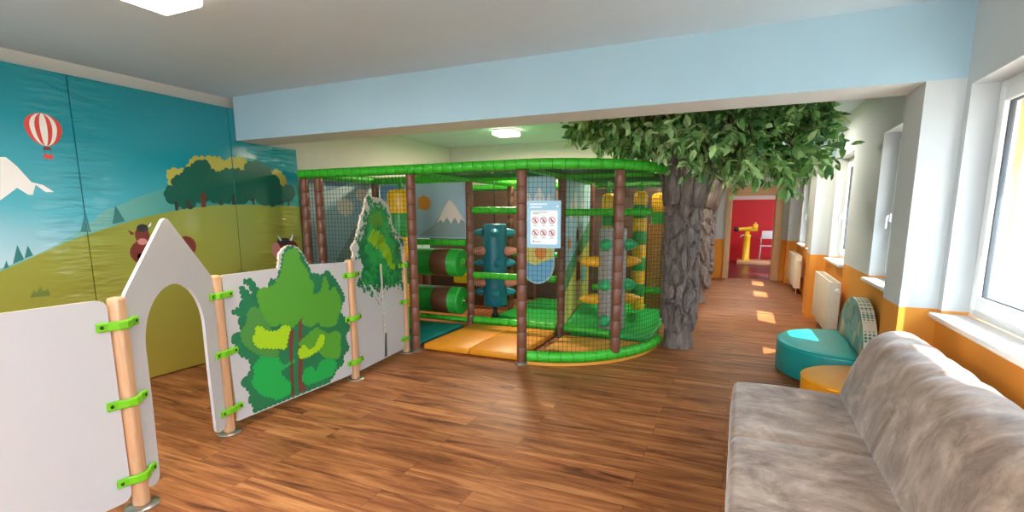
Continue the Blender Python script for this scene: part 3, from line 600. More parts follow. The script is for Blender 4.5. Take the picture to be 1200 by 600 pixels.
def stripe(lo, hi):
    f = lambda k: [(bx+k*(q[0]-bx)) for q in balloon]
    right = [q for q in balloon[:20]]
    pts = [(bx+hi*(q[0]-bx), q[1]) for q in right]+[(bx+lo*(q[0]-bx), q[1]) for q in reversed(right)]
    return pts
for y0, y1, top, lbl in MATS:
    mt = mural_mat_panel(lbl, y0, y1, top)
    put(mt, 'snow_peak_print', [M['white_print']], [(MURAL['SNOW'], 0, 0)], y0, y1)
    put(mt, 'fir_print', [M['m_fir']], [(MURAL[k], 0, 0) for k in ('FIR', 'FIR2', 'FIR3', 'FIR4', 'FIR5')], y0, y1)
    put(mt, 'grass_tuft_print', [M['m_tuft']], [(MURAL['TUFT'], 0, 0), ([(y+1.75, z-.02) for y, z in MURAL['TUFT']], 0, 0)], y0, y1)
    put(mt, 'grove_print', [M['m_yel'], M['m_trk'], M['m_trk2'], M['m_drk']],
        [(blob(MURAL['YEL']), 0, 0)]+[(MURAL['T%d' % k], 2 if k not in (0,) else 1, 3) for k in range(8)]+[(blob(MURAL['DRK'], .08, .022, 5), 3, 1)], y0, y1)
    put(mt, 'balloon_print', [M['white_print'], M['m_red'], M['m_trk']],
        [(balloon, 0, 0), (stripe(.72, 1), 1, 1), (stripe(.2, .46), 1, 1), (stripe(-.46, -.2), 1, 1), (stripe(-1, -.72), 1, 1),
         ([(2.222, 1.995), (2.275, 1.995), (2.272, 2.02), (2.226, 2.02)], 2, 1), ([(2.226, 1.995), (2.23, 1.995), (2.23, 1.96), (2.226, 1.96)], 2, 1), ([(2.268, 1.995), (2.272, 1.995), (2.272, 1.96), (2.268, 1.96)], 2, 1), ([(2.22, 1.93), (2.278, 1.93), (2.281, 1.962), (2.217, 1.962)], 1, 1)], y0, y1)
    # plain grazing cows, drawn simply
    ca = [(circle(2.9, 1.17, .16, 20, .12), 0, 0), (circle(2.86, 1.32, .062, 16, .08), 0, 1), ([(2.80, 1.34), (2.745, 1.375), (2.77, 1.325)], 0, 1), (circle(2.87, 1.385, .05, 14, .035), 1, 2), ([(2.9, 1.38), (2.945, 1.405), (2.95, 1.44), (2.925, 1.41)], 2, 2), (circle(2.855, 1.265, .042, 14, .03), 3, 2),
          (circle(3.25, 1.2, .1, 16, .1), 0, 0), ([(2.80, 1.0), (2.84, 1.0), (2.86, 1.16), (2.8, 1.16)], 0, 0)]
    put(mt, 'cow_print', [M['cow'], M['dark_print'], M['white_print'], M['pink_print']], ca, y0, y1)
    cb = [(circle(4.46, 1.1, .17, 20, .11), 0, 0), (circle(4.3, 1.1, .062, 16, .085), 3, 1), (circle(4.42, 1.19, .1, 16, .04), 1, 2), ([(4.36, 1.2), (4.33, 1.27), (4.37, 1.24), (4.39, 1.2)], 2, 3), ([(4.5, 1.2), (4.56, 1.28), (4.55, 1.22), (4.53, 1.19)], 2, 3)]
    put(mt, 'cow_print', [M['cow'], M['dark_print'], M['white_print'], M['pink_print']], cb, y0, y1)

# ------------------------------------------------------------------ low play fence
PA, PB, PC, PD = (Vector((-2.77, 1.46, 0)), Vector((-3.17, 2.27, 0)), Vector((-3.16, 3.55, 0)), Vector((-3.27, 4.5, 0)))
P0 = Vector((-2.79, .28, 0))
fence = thing('play_fence', 'low white play fence of printed boards and wooden posts with gabled doorway', 'fence', (-3.0, 2.3, 0))
def fplane(P, Q):
    d = (Q-P).normalized(); n = Vector((d.y, -d.x, 0))
    if n.x < 0: n = -n
    return lambda u, v, t: tuple(P+d*u+n*t+Vector((0, 0, v))), (Q-P).length
TH = .009
def corner_round(a, b, c, r, n=5):
    """rounded corner at b between a and c"""
    b_, a_, c_ = Vector(b), Vector(a), Vector(c); u = (a_-b_).normalized(); w = (c_-b_).normalized()
    p0, p1 = b_+u*r, b_+w*r
    return [tuple((1-t)**2*p0+2*t*(1-t)*b_+t*t*p1) for t in np.linspace(0, 1, n)]
def outline(pts):
    """pts: list of (x, y) or (x, y, radius)"""
    out = []
    for i, q in enumerate(pts):
        if len(q) == 3: out += corner_round(pts[i-1][:2], q[:2], pts[(i+1) % len(pts)][:2], q[2])
        else: out.append(q)
    return out
def board(P, Q, poly, name):
    f3, L = fplane(P, Q); mb = MB(); mb.prism(poly, f3, -TH, TH, 0, 1); return mb.build(name, [M['board'], M['edge'] if name != 'gable_panel' else M['board']], fence), f3
f3, L = fplane(P0, PA); g = .045
board(P0, PA, outline([(g, .06, .05), (L-g, .06, .05), (L-g, 1.1, .05), (g, 1.1, .05)]), 'side_panel')
f3, L = fplane(PA, PB)
c0, rr = L*.487, L*.312
arch = [(c0+rr*math.cos(a), .80+.31*math.sin(a)) for a in np.linspace(0, math.pi, 25)]
gp = [(g, .06, .05), (c0-rr-.012, .06, .05)]+[(c0-rr, .5)]+list(reversed(arch))+[(c0+rr, .5), (c0+rr+.012, .06, .05), (L-g, .06, .05), (L-g, 1.02), (L-g, 1.1, .03), (c0, 1.5, .05), (g, 1.1, .03), (g, 1.02)]
board(PA, PB, outline(gp), 'gable_panel')
f3b, Lb = fplane(PB, PC)
sil = scallop(BUSH['SIL'], .04, .008, False, False, 4); sil = sil[::-1] if sil[0][0] > sil[-1][0] else sil
# outline: bottom, right, then top edge from right to left with the bush rising out of it
bo = outline([(g, .06, .03), (Lb-g, .06, .03), (Lb-g, 1.1, .02)])+list(reversed(sil))+outline([(.3, 1.1), (g, 1.1, .02), (g, .6)])
ob, f3 = board(PB, PC, bo, 'bush_panel')
pb = MB()
def inside(poly, zmin): return [(u, max(v, zmin)) for u, v in poly]
for k, mi, lay, st, am in (('DARK', 0, 0, .045, .016), ('BRI', 1, 1, .036, .016), ('BRI2', 1, 1, .036, .015), ('OLIVE', 2, 2, .038, .015), ('MID', 3, 3, .04, .013), ('TRK', 5, 1, 9, 0), ('TRK2', 5, 1, 9, 0), ('OLIVE2', 3, 4, .045, .011), ('LIME', 4, 5, .034, .014), ('LIME2', 4, 5, .034, .013)):
    poly = scallop(BUSH[k], st, am, True, False, 9) if am else BUSH[k]
    pb.prism(inside(poly, .068), f3b, 0, TH+.0006+.0005*lay, mi, front_only=True)
pb.build('bush_print', [M['t_dark'], M['t_bri'], M['t_olive'], M['t_mid'], M['t_lime'], M['t_trk']], ob)
f3c, Lc = fplane(PC, PD)
sil = scallop(BIRCH['SIL'][:-1], .03, .014, False, True, 6)
bo = outline([(g, .06, .03), (Lc-g, .06, .03), (Lc-g, 1.1)])+list(reversed(sil))+[(g, 1.1)]
ob, f3 = board(PC, PD, bo, 'birch_panel')
pb = MB()
def within(poly, u, v):
    c = False
    for i in range(len(poly)):
        (x1, y1), (x2, y2) = poly[i], poly[i-1]
        if (y1 > v) != (y2 > v) and u < (x2-x1)*(v-y1)/(y2-y1)+x1: c = not c
    return c
rn = random.Random(5)
def clump(u, v, r):
    k = rn.randint(4, 6); a0 = rn.uniform(0, 6.28); pts = []
    for i in range(2*k):
        a = a0+math.pi*i/k; q = r*(rn.uniform(.8, 1.25) if i % 2 == 0 else rn.uniform(.35, .55)); pts.append((u+q*math.cos(a), v+q*math.sin(a)))
    return pts
def scatter(keys, n, r, mi, lay):
    for key in keys:
        P_ = BIRCH[key]; us = [q[0] for q in P_]; vs_ = [q[1] for q in P_]; c = 0; tries = 0
        while c < n and tries < 20*n:
            tries += 1; a, b = rn.uniform(min(us), max(us)), rn.uniform(min(vs_)-.02, max(vs_))
            if within(P_, a, b) and .075 < a < .98: pb.prism(clump(a, b, r*rn.uniform(.7, 1.15)), f3c, 0, TH+.0006+.0005*lay, mi, front_only=True); c += 1
core = [(.5+(a-.5)*.84, 1.15+(b-1.15)*.86) for a, b in BIRCH['DARK']]
pb.prism(scallop(core, .035, .02, True, True, 12), f3c, 0, TH+.0006, 0, front_only=True)
BIRCH['WIDE'] = [(.5+(a-.5)*1.05, 1.15+(b-1.15)*1.04) for a, b in BIRCH['DARK']]
scatter(['WIDE'], 330, .036, 0, 0)
pb.prism(BIRCH['STEM'], f3c, 0, TH+.0006+.0005*5, 4, front_only=True); pb.prism(BIRCH['BASE'], f3c, 0, TH+.0006+.0005*6, 5, front_only=True)
for q0, q1 in (((.44, .62), (.33, .76)), ((.46, .66), (.60, .78)), ((.43, .70), (.36, .84)), ((.44, .74), (.55, .88))):
    dx, dz = (q1[0]-q0[0]), (q1[1]-q0[1]); L_ = math.hypot(dx, dz); nx, nz_ = -dz/L_*.004, dx/L_*.004
    pb.prism([(q0[0]-nx, q0[1]-nz_), (q0[0]+nx, q0[1]+nz_), q1], f3c, 0, TH+.0006+.0005*4, 5, front_only=True)
mid = [(.47+(a-.47)*.88, 1.2+(b-1.2)*.9) for a, b in BIRCH['MID']]
pb.prism(scallop(mid, .035, .03, True, True, 13), f3c, 0, TH+.0006+.0005, 1, front_only=True)
scatter(['MID'], 120, .034, 1, 1); scatter(['BRI', 'BRI2'], 26, .03, 1, 1); scatter(['DARK'], 46, .024, 0, 2)
pb.prism(scallop(BIRCH['OLIVE'], .03, .016, True, True, 14), f3c, 0, TH+.0006+.0005*2, 2, front_only=True); scatter(['OLIVE'], 24, .028, 2, 2)
pb.prism(scallop([(.5+(a-.5)*.85, 1.15+(b-1.15)*.9) for a, b in BIRCH['LIME']], .03, .03, True, True, 15), f3c, 0, TH+.0006+.0005*3, 3, front_only=True); scatter(['LIME'], 70, .032, 3, 3); scatter(['MID'], 10, .024, 2, 2)
pb.build('birch_print', [M['b_dark'], M['b_mid'], M['b_olive'], M['b_lime'], M['b_stem'], M['b_base']], ob)

for P, d in ((PA, (PB-PA)), (PB, (PC-PB)), (PC, (PC-PB)), (PD, (PD-PC))):
    a = math.atan2(d.y, d.x)
    po = MB().box((P.x-.032, P.y-.032, .006), (P.x+.032, P.y+.032, 1.105), 0, .016, (P.x, P.y, a), 3).build('post', M['beech'], fence)
    MB().lathe([(.02, 0), (.078, 0), (.08, .003), (.078, .007), (.02, .008)], (P.x, P.y, .0005), n=28).build('base_plate', M['steel'], po)
def clamp(P, dl, dr, z):
    """green strap bent over the front of a post and screwed to the boards on both sides"""
    nl = Vector((dl.y, -dl.x, 0)); nl = nl if nl.x > 0 else -nl
    nr = Vector((dr.y, -dr.x, 0)); nr = nr if nr.x > 0 else -nr
    nm = (nl+nr).normalized(); w = .105; t = .016
    pts = [P-dl*w+nl*.012, P-dl*.062+nl*.013, P-dl*.035+nm*.034, P+nm*.038, P+dr*.035+nm*.034, P+dr*.062+nr*.013, P+dr*w+nr*.012]
    ns = [nl, nl, nm, nm, nm, nr, nr]
    rows = []
    for q, n in zip(pts, ns):
        rows.append([q+n*a+Vector((0, 0, z+b)) for a, b in ((0, -.022), (t*.7, -.022), (t, -.016), (t, .016), (t*.7, .022), (0, .022))])
    mb = MB(); mb.sheet(rows, 0, False, True); mb.f.append([0, 1, 2, 3, 4, 5]); mb.m.append(0); mb.s.append(False)
    k = len(mb.v)-6; mb.f.append([k+i for i in range(6)]); mb.m.append(0); mb.s.append(False)
    o = mb.build('clamp', M['lime_clamp'], fence)
    for q, n in ((P-dl*.088+nl*(.012+t), nl), (P+dr*.088+nr*(.012+t), nr)):
        MB().lathe([(.009, -.003), (.009, .001), (.006, .003)], (q.x, q.y, z), n, 12).build('screw', M['screw'], o)
u = lambda a, b: (b-a).normalized()
for P, dl, dr in ((PA, u(P0, PA), u(PA, PB)), (PB, u(PA, PB), u(PB, PC)), (PC, u(PB, PC), u(PC, PD)), (PD, u(PC, PD), u(PC, PD))):
    for z in (.97, .575, .17): 
        if P is PD: clamp(P-u(PC, PD)*.02, dl, dr*.62, z)
        else: clamp(P, dl, dr, z)

# ------------------------------------------------------------------ indoor play frame
def along(path, s):
    """point and direction at arc length s of a polyline"""
    for a, b in zip(path, path[1:]):
        L = (b-a).length
        if s <= L+1e-9: return a+(b-a)*(s/L if L else 0), (b-a).normalized()
        s -= L
    return path[-1], (path[-1]-path[-2]).normalized()
def wrapped(mb, path, r, pitch, n=14):
    """padded tube: vinyl sleeves (material 0) with a dark taped groove (material 1) between them"""
    path = [Vector(p) for p in path]; total = sum((b-a).length for a, b in zip(path, path[1:]))
    k = max(1, round(total/pitch)); seg = total/k; st = []
    for i in range(k):
        s0, s1 = i*seg, (i+1)*seg; sub = 2 if len(path) > 2 else 1
        st.append((s0+.003, r*.93, 0)); st.append((s0+.010, r, 0))
        for j in range(1, sub): st.append((s0+.010+(s1-s0-.02)*j/sub, r*1.01, 0))
        st.append((s1-.010, r, 0)); st.append((s1-.003, r*.93, 1))
    rows = []; prev = None
    for s, rad, _ in st:
        p, t = along(path, s)
        x = t.orthogonal().normalized() if prev is None else (prev-t*prev.dot(t)).normalized()
        prev = x; y = t.cross(x)
        rows.append([p+(x*math.cos(2*math.pi*q/n)+y*math.sin(2*math.pi*q/n))*rad for q in range(n)])
    o = len(mb.v); mb.v.extend([tuple(p) for row in rows for p in row])
    for i in range(len(rows)-1):
        for q in range(n):
            mb.f.append([o+i*n+q, o+i*n+(q+1) % n, o+(i+1)*n+(q+1) % n, o+(i+1)*n+q]); mb.m.append(st[i][2]); mb.s.append(True)
    mb.f.append([o+q for q in range(n)][::-1]); mb.m.append(0); mb.s.append(False)
    l = o+(len(rows)-1)*n; mb.f.append([l+q for q in range(n)]); mb.m.append(0); mb.s.append(False)
    return mb
def netting(fn, wu, wv, cell, r, curved_u=0):
    """knotted cords: fn(u, v) -> point for 0<=u<=wu, 0<=v<=wv"""
    mb = MB()
    nu, nv = round(wu/cell), round(wv/cell)
    for i in range(nu+1):
        a = wu*i/nu; mb.tube([fn(a, wv*j/4) for j in range(5)], r, 4, 0, False, False)
    m = max(1, curved_u)
    for j in range(nv+1):
        b = wv*j/nv; mb.tube([fn(wu*i/m, b) for i in range(m+1)], r, 4, 0, False, False)
    return mb

GX = (-4.5, -3.22, -1.94, -.72); GY = (4.61, 5.9, 7.2, 8.3)
RZ = 1.97
ACX, ACY, AA, AB = -1.94, 5.9, 1.17, 1.29
arc = lambda n, z, k=1.0: [(ACX+AA*k*math.sin(math.pi/2*i/n), ACY-AB*k*math.cos(math.pi/2*i/n), z) for i in range(n+1)]
pf = thing('indoor_play_frame', 'green and brown padded indoor play frame with nets, logs and rollers', 'play frame', (-2.6, 6.2, 0))
def pole(x, y, z0=.0, z1=RZ-.05, name='pole'):
    o = wrapped(MB(), [(x, y, z0+.02), (x, y, z1)], .05, .165).build(name, [M['pole'], M['ring']], pf)
    MB().lathe([(.04, 0), (.075, 0), (.075, .006), (.05, .012), (.045, .03)], (x, y, z0+.001), n=20).build('base_plate', M['steel'], o)
    return o
for x, y in ((-4.72, 4.61), (-4.5, 4.61), (-3.22, 4.61), (-1.94, 4.61), (-3.22, 5.9), (-1.96, 5.9), (-4.72, 5.9), (-4.72, 8.3), (-3.22, 7.2), (-1.96, 7.2), (-3.22, 8.3), (-1.96, 8.3), (-.84, 7.2), (-.84, 8.3)):
    pole(x, y)
apx, apy = -1.085, 5.02
o3 = wrapped(MB(), [(apx, apy, .11), (apx, apy, RZ-.05)], .05, .165).build('pole', [M['pole'], M['ring']], pf)
def rail(path, name='rail', r=.05, pitch=.115, mats=None): return wrapped(MB(), path, r, pitch).build(name, mats or [M['green'], M['green_d']], pf)
rail([(-4.78, 4.61, RZ), (-1.94, 4.61, RZ)]+arc(16, RZ)[1:], 'top_rail')
rail([(-4.72, 5.9, RZ-.01), (-.9, 5.9, RZ-.01)], 'top_rail'); rail([(-4.72, 8.3, RZ), (-.84, 8.3, RZ)], 'top_rail')
for x in (-3.22, -1.95): rail([(x, 4.68, RZ-.01), (x, 8.25, RZ-.01)], 'top_rail')
rail([(-4.72, 4.68, RZ), (-4.72, 8.25, RZ)], 'top_rail'); rail([(-.84, 6.0, RZ), (-.84, 8.25, RZ)], 'top_rail')
rail([(-1.89, 4.615, .085)]+arc(18, .085, .985)[1:], 'curved_bottom_rail', .055, .115)
for z in (1.55, .71): rail([(-3.17, 5.9, z), (-2.01, 5.9, z)], 'cross_bar', .042, .125)
rail([(-1.91, 5.9, 1.52), (-.9, 5.9, 1.52)], 'cross_bar', .042, .125)
rail([(-4.6, 5.9, 1.13), (-3.27, 5.9, 1.13)], 'cross_bar', .042, .125)
rail([(-3.17, 5.9, .11), (-2.01, 5.9, .11)], 'cross_bar', .05, .125); rail([(-1.91, 5.9, .11), (-1.35, 5.9, .09)], 'cross_bar', .045, .125)
rail([(-4.6, 5.9, .10), (-3.27, 5.9, .10)], 'cross_bar', .035, .125)
rail([(-3.17, 7.2, .9), (-2.01, 7.2, .9)], 'cross_bar', .042, .125); rail([(-1.91, 7.2, .45), (-.9, 7.2, .45)], 'cross_bar', .042, .125)
# nets
C_ = .047
def flat(x0, y0, dx, dy, z0): return lambda a, b: (x0+dx*a, y0+dy*a, z0+b)
netting(flat(-4.47, 4.61, 1, 0, .06), 1.2, 1.86, C_, .0019).build('front_net', M['net'], pf)
netting(flat(-4.70, 4.61, 1, 0, .06), .19, 1.86, C_, .0019).build('front_net', M['net'], pf)
def cfn(a, b):
    th = a/1.93*math.pi/2*.985
    return (ACX+.03+(AA-.03)*math.sin(th), ACY-AB*math.cos(th), .11+b)
netting(cfn, 1.93, 1.83, C_, .0019, 26).build('curved_net', M['net'], pf)
netting(flat(-3.19, 7.2, 1, 0, .1), 1.2, 1.83, C_, .002).build('inner_net', M['net'], pf)
netting(flat(-1.93, 7.2, 1, 0, .1), 1.06, 1.83, C_, .002).build('inner_net', M['net'], pf)
netting(flat(-3.22, 5.95, 0, 1, .1), 1.2, 1.83, C_, .002).build('inner_net', M['net'], pf)
netting(lambda a, b: (-1.9+a, 5.93+b, RZ-.03), 1.03, 2.3, C_, .0024).build('roof_net', M['net_g'], pf)
netting(lambda a, b: (-3.18+a, 4.66+b, RZ-.02), 1.2, 1.2, C_, .0024).build('roof_net', M['net_g'], pf)
def rfn(a, b):   # roof of the curved bay
    k = b/1.24
    return (ACX+.04+(AA-.08)*(1-0)*k*math.sin(a), ACY-.04-(AB-.1)*k*math.cos(a), RZ-.02)
netting(lambda a, b: rfn(a/1.9*math.pi/2, .06+b*.95), 1.9, 1.2, C_*1.15, .0024, 16).build('roof_net', M['net_g'], pf)
# printed panels and dark pads that close the frame
def panel_xz(name, x0, x1, z0, z1, y, mats, shapes, th=.03, d=-1):
    """board facing -y with printed outlines given as (outline (x, z), material, layer)"""
    mb = MB(); mb.box((x0, y, z0), (x1, y+th, z1), 0, .006)
    for poly, mi, lay in shapes: mb.prism(poly, lambda u, v, t: (u, y-t, v), 0, .001+.0006*lay, mi, front_only=True)
    return mb.build(name, mats, pf)
def cloudp(cx, cz, w): return scallop(circle(cx, cz, w, 10, w*.62), w*.6, w*.2, True, False, 4)
peak = [(-3.73, 1.385), (-3.60, 1.60), (-3.54, 1.685), (-3.51, 1.685), (-3.44, 1.61), (-3.29, 1.40), (-3.36, 1.44), (-3.39, 1.37), (-3.45, 1.46), (-3.51, 1.375), (-3.57, 1.46), (-3.63, 1.39), (-3.67, 1.43)]
panel_xz('printed_panel', -4.66, -3.28, 1.18, 1.91, 5.92, [M['pgrey'], M['prock'], M['pcream'], M['psun'], M['pblue']],
    [([(-4.05, 1.2), (-3.78, 1.36), (-3.6, 1.59), (-3.44, 1.6), (-3.3, 1.39), (-3.3, 1.2)], 1, 0), (peak, 2, 1), (scallop(circle(-3.93, 1.65, .095, 14), .05, .03, True, True, 2), 3, 1),
     ([(-4.64, 1.9), (-4.64, 1.62), (-4.5, 1.74), (-4.3, 1.86), (-4.26, 1.9)], 4, 0), (cloudp(-4.42, 1.55, .09), 2, 1)])
MB().box((-4.86, 4.75, .06), (-4.83, 8.2, .69), 0, .006).build('side_pad', M['brown_pad'], pf)
mb = MB(); mb.box((-4.86, 4.75, .7), (-4.83, 8.2, 1.93), 0, .006)
for poly, mi, lay in (([(5.0, .72), (5.5, 1.25), (5.75, 1.5), (6.1, 1.1), (6.5, .72)], 1, 0), (cloudp(5.41, 1.6, .15), 2, 1), (cloudp(5.75, 1.77, .12), 2, 1), ([(5.6, 1.36), (5.75, 1.5), (5.95, 1.28), (5.85, 1.2), (5.78, 1.3), (5.7, 1.22)], 2, 1), ([(5.05, 1.92), (5.1, 1.8), (5.35, 1.86), (5.5, 1.92)], 3, 1)):
    mb.prism(poly, lambda u_, v_, t: (-4.83+t, u_, v_), 0, .001+.0006*lay, mi, front_only=True)
mb.build('printed_panel', [M['pgrey'], M['prock'], M['pcream'], M['pblue']], pf)
# side board between the curved bay and the middle bay, facing the hallway
mb = MB(); mb.box((-1.985, 5.96, .06), (-1.955, 7.14, 1.92), 0, .006)
yy = lambda y: y
sh = [([(5.97, .08), (7.13, .08), (7.13, 1.1), (6.7, 1.05), (6.3, .88), (5.97, .8)], 1, 0), ([(5.97, .75), (7.13, 1.42), (7.13, 1.14), (6.6, .9), (6.1, .55), (5.97, .5)], 2, 1)]
for cy2, cz2, s in ((6.25, 1.55, .10), (6.42, 1.62, .12), (6.75, 1.6, .1)): sh += [([(cy2-s*.7, cz2-s), (cy2+s*.7, cz2-s), (cy2+s*.6, cz2), (cy2, cz2+s*1.5), (cy2-s*.6, cz2)], 3, 1)]
sh += [(circle(6.6, .92, .075, 14), 4, 2), (circle(6.6, .99, .08, 14, .045), 5, 3), ([(6.5, .62), (6.72, .62), (6.68, .86), (6.53, .86)], 5, 2), (circle(6.85, .68, .1, 14, .13), 6, 2), ([(6.52, .36), (6.7, .36), (6.7, .62), (6.54, .62)], 4, 2), (circle(6.55, 1.22, .06, 14, .1), 5, 2), (circle(6.2, 1.13, .07, 14), 7, 2)]
for poly, mi, lay in sh: mb.prism(poly, lambda u_, v_, t: (-1.955+t, u_, v_), 0, .001+.0006*lay, mi, front_only=True)
mb.build('printed_panel', [M['sky_print'], M['field_print'], M['hill_print'], M['white_print'], M['skin'], M['cow'], M['water_print'], M['orange_print']], pf)
MB().box((-3.2, 8.24, .05), (-1.98, 8.28, 1.9), 0, .008).build('back_pad', M['brown_pad'], pf)
MB().box((-1.92, 8.24, .05), (-.9, 8.28, 1.9), 0, .008).build('back_pad', M['brown_pad'], pf)
MB().box((-4.66, 8.24, .05), (-3.26, 8.28, 1.9), 0, .008).build('back_pad', M['brown_pad'], pf)
MB().box((-4.66, 7.16, .05), (-3.28, 7.2, 1.2), 0, .008).build('back_pad', M['brown_pad'], pf)

# tall tongue-shaped board hanging in the curved bay
tb = MB(); ton = [(-2.37, 1.93), (-2.37, .98)]+[(-2.16+.21*math.cos(a), .94+.26*math.sin(a)) for a in np.linspace(math.pi, 2*math.pi, 17)]+[(-1.95+.0, .98), (-1.95, 1.93)]
ton = [(x-.0, z) for x, z in ton]
tb.prism(ton, lambda x, z, t: (x, 5.62-t, z), -.012, .012, 0)
def tp(poly, mi, lay): tb.prism(poly, lambda x, z, t: (x, 5.62-t, z), 0, .0128+.0006*lay, mi, front_only=True)
tp([(-2.355, 1.42), (-2.1, 1.36), (-1.965, 1.42), (-1.965, 1.0), (-2.05, .86), (-2.355, .96)], 1, 0)
tp([(-2.355, .97), (-2.2, .9), (-2.0, .98), (-1.965, .98)]+[(-2.16+.195*math.cos(a), .94+.24*math.sin(a)) for a in np.linspace(2*math.pi, math.pi, 14)], 2, 1)
for cx, cz, s in ((-2.28, 1.66, .07), (-2.14, 1.69, .09), (-2.02, 1.65, .06)): tp([(cx-s*.8, cz-s), (cx+s*.8, cz-s), (cx+s*.7, cz), (cx, cz+s*1.4), (cx-s*.7, cz)], 3, 1)
tp(circle(-2.12, 1.06, .075, 16, .09), 5, 2); tp(circle(-2.12, 1.17, .05, 16), 4, 3); tp(circle(-2.12, 1.20, .055, 16, .03), 6, 4); tp([(-2.17, 1.12), (-2.20, 1.24), (-2.17, 1.25), (-2.14, 1.14)], 4, 3); tp([(-2.07, 1.12), (-2.04, 1.24), (-2.07, 1.25), (-2.10, 1.14)], 4, 3)
tag(tb.build('hanging_board', [M['sky_print'], M['field_print'], M['water_print'], M['white_print'], M['skin'], M['orange_print'], M['cow']]), 'long tongue-shaped printed board hanging behind the rules sign', 'board')

# floor mats of the frame
om = MB(); om.box((-3.15, 4.66, .008), (-2.58, 5.84, .078), 0, .015).box((-2.575, 4.66, .008), (-2.01, 5.84, .078), 0, .015)
tag(om.build('play_mat', M['orange_mat']), 'orange padded floor mat at the entrance of the play frame', 'mat', )
tag(MB().box((-4.8, 4.68, .006), (-3.30, 5.84, .05), 0, .012).build('play_mat', M['teal_mat']), 'teal padded floor mat left of the orange entrance mat', 'mat')
qp = [(-1.88, 4.66)]+[(ACX+(AA-.005)*math.sin(a), ACY-(AB+.02)*math.cos(a)) for a in np.linspace(.06, math.pi/2, 22)]+[(-1.88, 5.84)]
qp = [(x, min(y, 5.84)) for x, y in qp]
tag(MB().prism(qp, lambda x, y, t: (x, y, t), .004, .034, 0, 0).build('play_mat', M['orange_edge']), 'quarter-round orange floor mat under the curved net', 'mat')
tag(MB().box((-1.86, 5.97, .006), (-.88, 8.2, .08), 0, .015).build('play_mat', M['green_mat']), 'bright green floor mat behind the quarter-round orange mat', 'mat')
tag(MB().box((-3.15, 5.97, .006), (-2.02, 8.2, .06), 0, .015).build('play_mat', M['green2']), 'green floor mat under the teal climbing log', 'mat')
# wedge-shaped foam blocks
wd = MB(); wv = [(-1.93, 5.99, .085), (-1.66, 5.99, .085), (-1.93, 7.1, .085), (-1.66, 7.1, .085), (-1.93, 5.99, .13), (-1.93, 7.1, .36), (-1.66, 7.1, .2)]
wd.add(wv, [[0, 1, 3, 2], [0, 4, 1], [2, 3, 6, 5], [0, 2, 5, 4], [4, 5, 6], [4, 6, 1], [1, 6, 3]], 0)
tag(wd.build('foam_wedge', M['green_mat']), 'green foam wedge along the printed side board', 'foam wedge')
wd = MB(); wv = [(-1.2, 6.55, .085), (-.9, 6.55, .085), (-1.2, 7.1, .085), (-.9, 7.1, .085), (-1.2, 7.1, .21), (-.9, 7.1, .21)]
wd.add(wv, [[0, 1, 3, 2], [0, 4, 5, 1], [2, 3, 5, 4], [0, 2, 4], [1, 5, 3]], 0)
tag(wd.build('foam_wedge', M['green_mat']), 'green foam wedge below the striped hanging bags near the trunk', 'foam wedge')

# squeeze rollers
for z, lbl in ((.86, 'upper green and brown foam roller of the squeeze gate'), (.35, 'lower green and brown foam roller of the squeeze gate')):
    t = thing('foam_roller', lbl, 'roller', (-3.95, 5.92, z), 'squeeze rollers'); r = .185
    mf = lambda k: 1 if k in (4,) else 0
    MB().lathe([(r*.9, -.60), (r*.985, -.59), (r, -.57), (r, .19), (r*1.012, .195), (r*1.012, .45), (r, .455), (r, .57), (r*.985, .59), (r*.9, .60)], (-3.95, 5.92, z), (1, 0, 0), 36, matfn=lambda k: 1 if k in (4,) else 0).build('drum', [M['roller'], M['roller_b']], t)
    MB().lathe([(.02, -.66), (.02, .66)], (-3.95, 5.92, z), (1, 0, 0), 12).build('axle', M['chrome'], t)
    MB().lathe([(.06, 0), (.06, .012), (.03, .02)], (-3.35, 5.92, z), (1, 0, 0), 18).build('end_cap', M['green'], t)
MB().box((-3.75, 6.35, .52), (-3.3, 6.45, .66), 0, .02).build('back_brace', M['bag_yellow'], pf)

# climbing logs with cones
def cone(c, d, L, r, mat, t, name='climbing_knob'):
    pr = [(r*.55, 0), (r*.95, L*.12), (r, L*.25), (r*.82, L*.55), (r*.55, L*.82), (r*.32, L*.95), (r*.1, L)]
    MB().lathe(pr, c, d, 18).build(name, mat, t)
def log(name, label, x, y, z0, z1, r, mat, rows):
    t = thing(name, label, 'climbing log', (x, y, z0))
    b = .03
    MB().lathe([(r*.5, z0), (r-b, z0), (r-.008, z0+.01), (r, z0+b)]+[(r, z0+(z1-z0)*k/8) for k in range(1, 8)]+[(r, z1-b), (r-.008, z1-.01), (r-b, z1), (r*.5, z1)], (x, y, 0), n=32).build('log_body', mat, t)
    for z, angs, m, L, rr, nm in rows:
        for a in angs:
            d = Vector((math.cos(a), math.sin(a), 0)); cone(Vector((x, y, z))+d*(r-.02), d, L, rr, m, t, nm)
    return t
cam_ang = lambda x, y: math.atan2(-y, -x)
x, y = -3.11, 6.42; a0 = cam_ang(x, y); R_ = math.pi/2
bl = log('climbing_log', 'teal blue climbing log with pink and teal cones in the middle bay', x, y, .22, 1.37, .165, M['log_blue'],
    [(1.25, (a0, a0+R_, a0-R_, a0+2*R_), M['cone_teal'], .15, .06, 'climbing_knob'), (1.0, (a0+1.2, a0-1.2), M['cone_pink'], .2, .066, 'climbing_cone'), (.83, (a0+.2, a0-R_*.9, a0+R_*.9), M['cone_teal'], .15, .058, 'climbing_knob'), (.56, (a0+1.2, a0-1.2), M['cone_pink'], .2, .066, 'climbing_cone'), (.42, (a0, a0+R_, a0-R_), M['cone_teal'], .15, .058, 'climbing_knob')])
MB().lathe([(.05, .062), (.05, .1), (.03, .12), (.03, .23)], (x, y, 0), n=16).build('foot_post', M['net'], bl)
